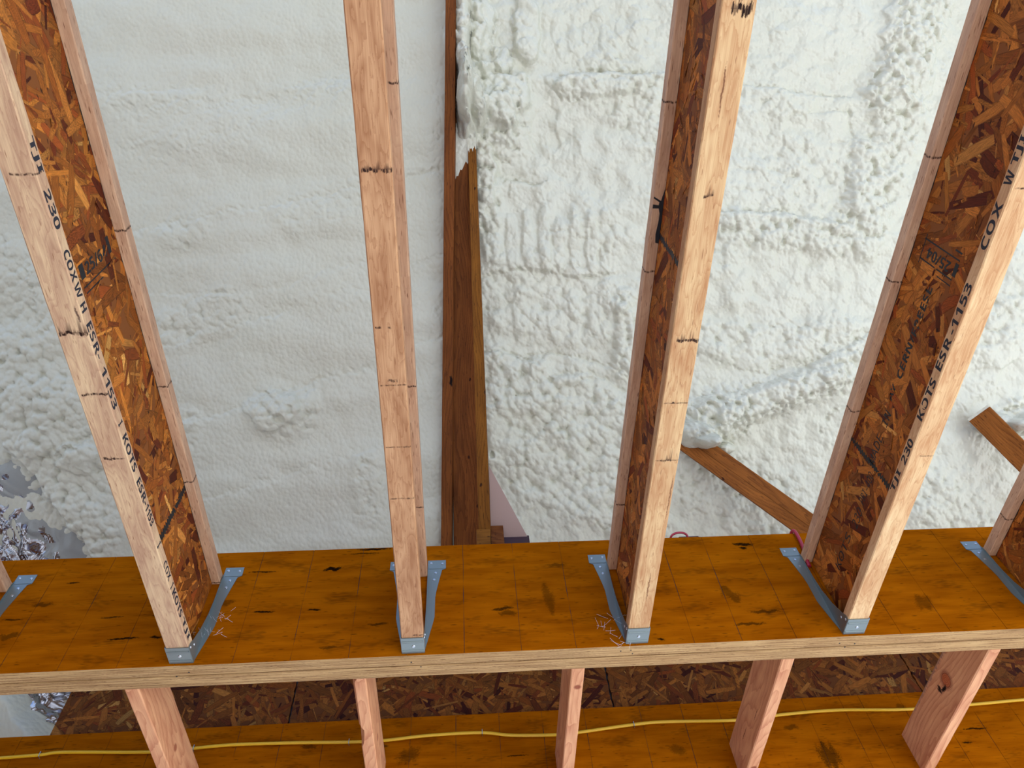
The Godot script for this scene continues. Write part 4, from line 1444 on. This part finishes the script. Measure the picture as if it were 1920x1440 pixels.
	lump(Vector2(-0.167, 1.203), 0.038, 0.085, 0.0500, 0.00)
	lump(Vector2(0.212, 1.399), 0.028, 0.051, 0.0080, 0.00)
	lump(Vector2(0.276, 1.368), 0.028, 0.051, 0.0080, 0.00)
	lump(Vector2(0.341, 1.396), 0.028, 0.051, 0.0080, 0.00)
	lump(Vector2(0.405, 1.369), 0.028, 0.051, 0.0080, 0.00)
	lump(Vector2(0.471, 1.413), 0.028, 0.051, 0.0080, 0.00)
	lump(Vector2(0.524, 1.381), 0.028, 0.051, 0.0080, 0.00)
	lump(Vector2(0.579, 1.403), 0.028, 0.051, 0.0080, 0.00)
	lump(Vector2(0.374, 1.444), 0.028, 0.051, 0.0080, 0.00)
	lump(Vector2(0.526, 1.457), 0.028, 0.051, 0.0080, 0.00)
	lump(Vector2(0.242, 1.324), 0.028, 0.051, 0.0080, 0.00)
	lump(Vector2(0.436, 1.315), 0.028, 0.051, 0.0080, 0.00)
	lump(Vector2(0.012, 0.556), 0.025, 0.123, 0.0090, 0.00)
	lump(Vector2(0.075, 0.556), 0.025, 0.123, 0.0110, 0.00)
	lump(Vector2(0.139, 0.555), 0.025, 0.123, 0.0130, 0.00)
	lump(Vector2(0.198, 0.555), 0.025, 0.123, 0.0090, 0.00)
	lump(Vector2(0.262, 0.554), 0.025, 0.123, 0.0110, 0.00)
	lump(Vector2(0.326, 0.554), 0.025, 0.123, 0.0130, 0.00)
	lump(Vector2(0.383, 0.553), 0.025, 0.123, 0.0090, 0.00)
	lump(Vector2(-0.057, 0.273), 0.028, 0.110, 0.0060, 0.00)
	lump(Vector2(0.037, 0.272), 0.028, 0.110, 0.0080, 0.00)
	lump(Vector2(0.174, 0.270), 0.028, 0.110, 0.0060, 0.00)
	lump(Vector2(0.255, 0.268), 0.028, 0.110, 0.0080, 0.00)
	lump(Vector2(0.327, 0.267), 0.028, 0.110, 0.0060, 0.00)
	lump(Vector2(0.376, 0.267), 0.028, 0.110, 0.0080, 0.00)
	lump(Vector2(-0.063, -0.009), 0.028, 0.095, 0.0080, 0.00)
	lump(Vector2(0.004, -0.011), 0.028, 0.095, 0.0080, 0.00)
	lump(Vector2(0.063, -0.012), 0.028, 0.095, 0.0080, 0.00)
	lump(Vector2(0.110, 1.119), 0.064, 0.095, 0.0000, 0.00)
	lump(Vector2(0.149, 0.991), 0.055, 0.117, -0.0120, 0.00)
	lump(Vector2(0.232, 0.906), 0.064, 0.106, -0.0080, 0.00)
	lump(Vector2(0.346, 1.185), 0.170, 0.047, 0.0120, 0.00)
	lump(Vector2(0.449, 0.202), 0.036, 0.138, 0.0120, 0.00)
	lump(Vector2(0.430, 0.308), 0.030, 0.038, 0.0120, 0.00)
	lump(Vector2(0.782, -0.164), 0.081, 0.085, 0.0300, 0.00)
	lump(Vector2(0.737, -0.227), 0.053, 0.042, 0.0300, 0.00)
	lump(Vector2(0.859, -0.134), 0.059, 0.055, 0.0200, 0.00)
	lump(Vector2(0.813, -0.212), 0.047, 0.042, 0.0200, 0.00)
	lump(Vector2(1.046, -0.074), 0.276, 0.064, 0.0200, 0.33)
	lump(Vector2(1.292, 0.006), 0.085, 0.051, 0.0200, 0.40)
	lump(Vector2(1.657, 1.349), 0.110, 0.233, 0.0220, 0.10)
	lump(Vector2(1.558, 1.149), 0.076, 0.085, 0.0200, 0.00)
	lump(Vector2(1.454, 0.775), 0.072, 0.191, 0.0150, 0.00)
	lump(Vector2(-0.912, -0.084), 0.098, 0.072, 0.0180, 0.00)
	lump(Vector2(-0.846, -0.095), 0.047, 0.038, 0.0100, 0.00)
	lump(Vector2(-0.892, -0.115), 0.021, 0.017, -0.0180, 0.00)
	lump(Vector2(-0.771, -0.056), 0.030, 0.042, 0.0060, 0.00)
	lump(Vector2(-1.842, 0.037), 0.085, 0.127, 0.0120, 0.00)
	lump(Vector2(-1.632, -0.248), 0.072, 0.055, 0.0200, 0.00)
	lump(Vector2(-1.737, -0.065), 0.047, 0.072, 0.0120, 0.00)
	lump(Vector2(-1.776, -0.184), 0.064, 0.064, 0.0150, 0.00)
	lump(Vector2(-1.234, 0.555), 0.013, 0.015, -0.0100, 0.00)
	lump(Vector2(-0.167, 0.990), 0.017, 0.025, -0.0120, 0.00)
	lump(Vector2(-0.079, -0.289), 0.030, 0.025, 0.0100, 0.00)
	lump(Vector2(-0.085, -0.272), 0.008, 0.011, -0.0200, 0.00)
	lump(Vector2(-0.066, -0.165), 0.064, 0.127, 0.0080, 0.00)
	lump(Vector2(0.104, -0.023), 0.042, 0.127, 0.0080, 0.00)
	lump(Vector2(0.909, 0.409), 0.064, 0.148, 0.0060, 0.00)
	lump(Vector2(1.020, 0.451), 0.055, 0.127, 0.0060, 0.00)
	lump(Vector2(1.127, 0.364), 0.059, 0.127, 0.0060, 0.00)
	lump(Vector2(1.258, 0.319), 0.064, 0.148, 0.0060, 0.00)
	lump(Vector2(1.079, 0.906), 0.042, 0.148, -0.0060, 0.00)
	lump(Vector2(1.205, 1.345), 0.127, 0.127, 0.0080, 0.00)
	lump(Vector2(1.971, 0.113), 0.127, 0.085, 0.0100, 0.00)
	lump(Vector2(-0.168, 1.395), 0.032, 0.276, 0.0900, 0.00)
	lump(Vector2(-0.173, 1.022), 0.030, 0.095, 0.0900, 0.00)
	lump(Vector2(-0.161, 1.118), 0.030, 0.127, 0.0850, 0.00)
	lump(Vector2(-0.137, 1.050), 0.051, 0.089, 0.1000, 0.00)
	lump(Vector2(-0.147, 0.965), 0.025, 0.034, 0.0600, 0.00)
	lump(Vector2(0.684, -0.208), 0.072, 0.055, 0.1000, 0.00)
	lump(Vector2(0.737, -0.239), 0.055, 0.030, 0.0900, 0.00)
	lump(Vector2(0.827, -0.271), 0.042, 0.021, 0.0700, 0.00)
	lump(Vector2(1.935, -0.202), 0.055, 0.042, 0.0900, 0.00)
	lump(Vector2(2.002, -0.215), 0.055, 0.034, 0.0800, 0.00)
	lump(Vector2(2.060, -0.205), 0.051, 0.038, 0.0700, 0.00)
	cells(Vector2(-0.146, 1.524), Vector2(-0.141, 1.246), 0.072, 0.99)
	cells(Vector2(0.084, 1.398), Vector2(0.089, 1.312), 0.051, 0.39)
	cells(Vector2(-0.059, 1.161), Vector2(-0.041, 0.991), 0.123, 1.10)
	cells(Vector2(-0.085, 0.927), Vector2(-0.081, 0.631), 0.051, 0.99)
	cells(Vector2(-0.081, 0.631), Vector2(-0.062, 0.504), 0.038, 0.66)
	cells(Vector2(0.260, 1.174), Vector2(0.627, 1.176), 0.059, 0.66)
	cells(Vector2(1.769, 1.596), Vector2(1.568, 1.127), 0.110, 1.21)
	cells(Vector2(1.624, 1.105), Vector2(1.413, 0.578), 0.102, 0.99)
	cells(Vector2(0.872, 0.614), Vector2(1.401, 0.556), 0.072, 0.88)
	cells(Vector2(0.954, 1.123), Vector2(1.197, 1.103), 0.059, 0.44)
	cells(Vector2(0.739, -0.184), Vector2(0.870, -0.124), 0.102, 1.43)
	cells(Vector2(0.870, -0.124), Vector2(1.382, 0.037), 0.076, 1.10)
	cells(Vector2(0.792, 0.154), Vector2(1.386, 0.145), 0.085, 0.55)
	cells(Vector2(0.452, 0.329), Vector2(0.441, 0.054), 0.042, 0.99)
	cells(Vector2(-0.042, 0.001), Vector2(0.416, -0.219), 0.148, 0.77)
	cells(Vector2(0.076, -0.335), Vector2(0.493, -0.514), 0.127, 0.66)
	cells(Vector2(0.712, -0.353), Vector2(1.031, -0.531), 0.148, 0.55)
	cells(Vector2(-0.912, -0.080), Vector2(-0.852, -0.095), 0.093, 0.77)
	cells(Vector2(-1.240, -0.117), Vector2(-1.251, -0.197), 0.055, 0.44)
	cells(Vector2(-1.277, 0.229), Vector2(-1.097, 0.308), 0.085, 0.55)
	cells(Vector2(-1.918, 0.480), Vector2(-1.803, 0.237), 0.127, 0.55)
	cells(Vector2(-1.919, 0.119), Vector2(-1.689, -0.126), 0.148, 0.88)
	cells(Vector2(-1.881, -0.181), Vector2(-1.594, -0.528), 0.106, 0.99)
	cells(Vector2(-1.631, -0.047), Vector2(-1.555, -0.330), 0.106, 0.66)
	cells(Vector2(-0.562, -0.317), Vector2(-0.565, -0.481), 0.055, 0.33)
	cells(Vector2(1.835, 0.137), Vector2(2.117, 0.308), 0.106, 0.55)
	cells(Vector2(2.027, -0.172), Vector2(2.120, -0.152), 0.064, 0.88)
	cells(Vector2(1.674, -0.487), Vector2(1.894, -0.623), 0.106, 0.55)
	cells(Vector2(-1.273, 0.597), Vector2(-1.214, 0.617), 0.064, 0.33)
	cells(Vector2(-0.811, 0.676), Vector2(-0.524, 0.759), 0.085, 0.28)
	cells(Vector2(0.180, 0.502), Vector2(0.352, 0.585), 0.106, 0.39)
	cells(Vector2(0.824, 1.210), Vector2(0.803, 0.496), 0.106, 0.39)
	cells(Vector2(1.076, 0.819), Vector2(1.320, 0.797), 0.170, 0.33)
	cells(Vector2(0.007, 0.335), Vector2(0.386, 0.245), 0.127, 0.39)
	cells(Vector2(0.432, 1.185), Vector2(0.622, 1.014), 0.127, 0.55)
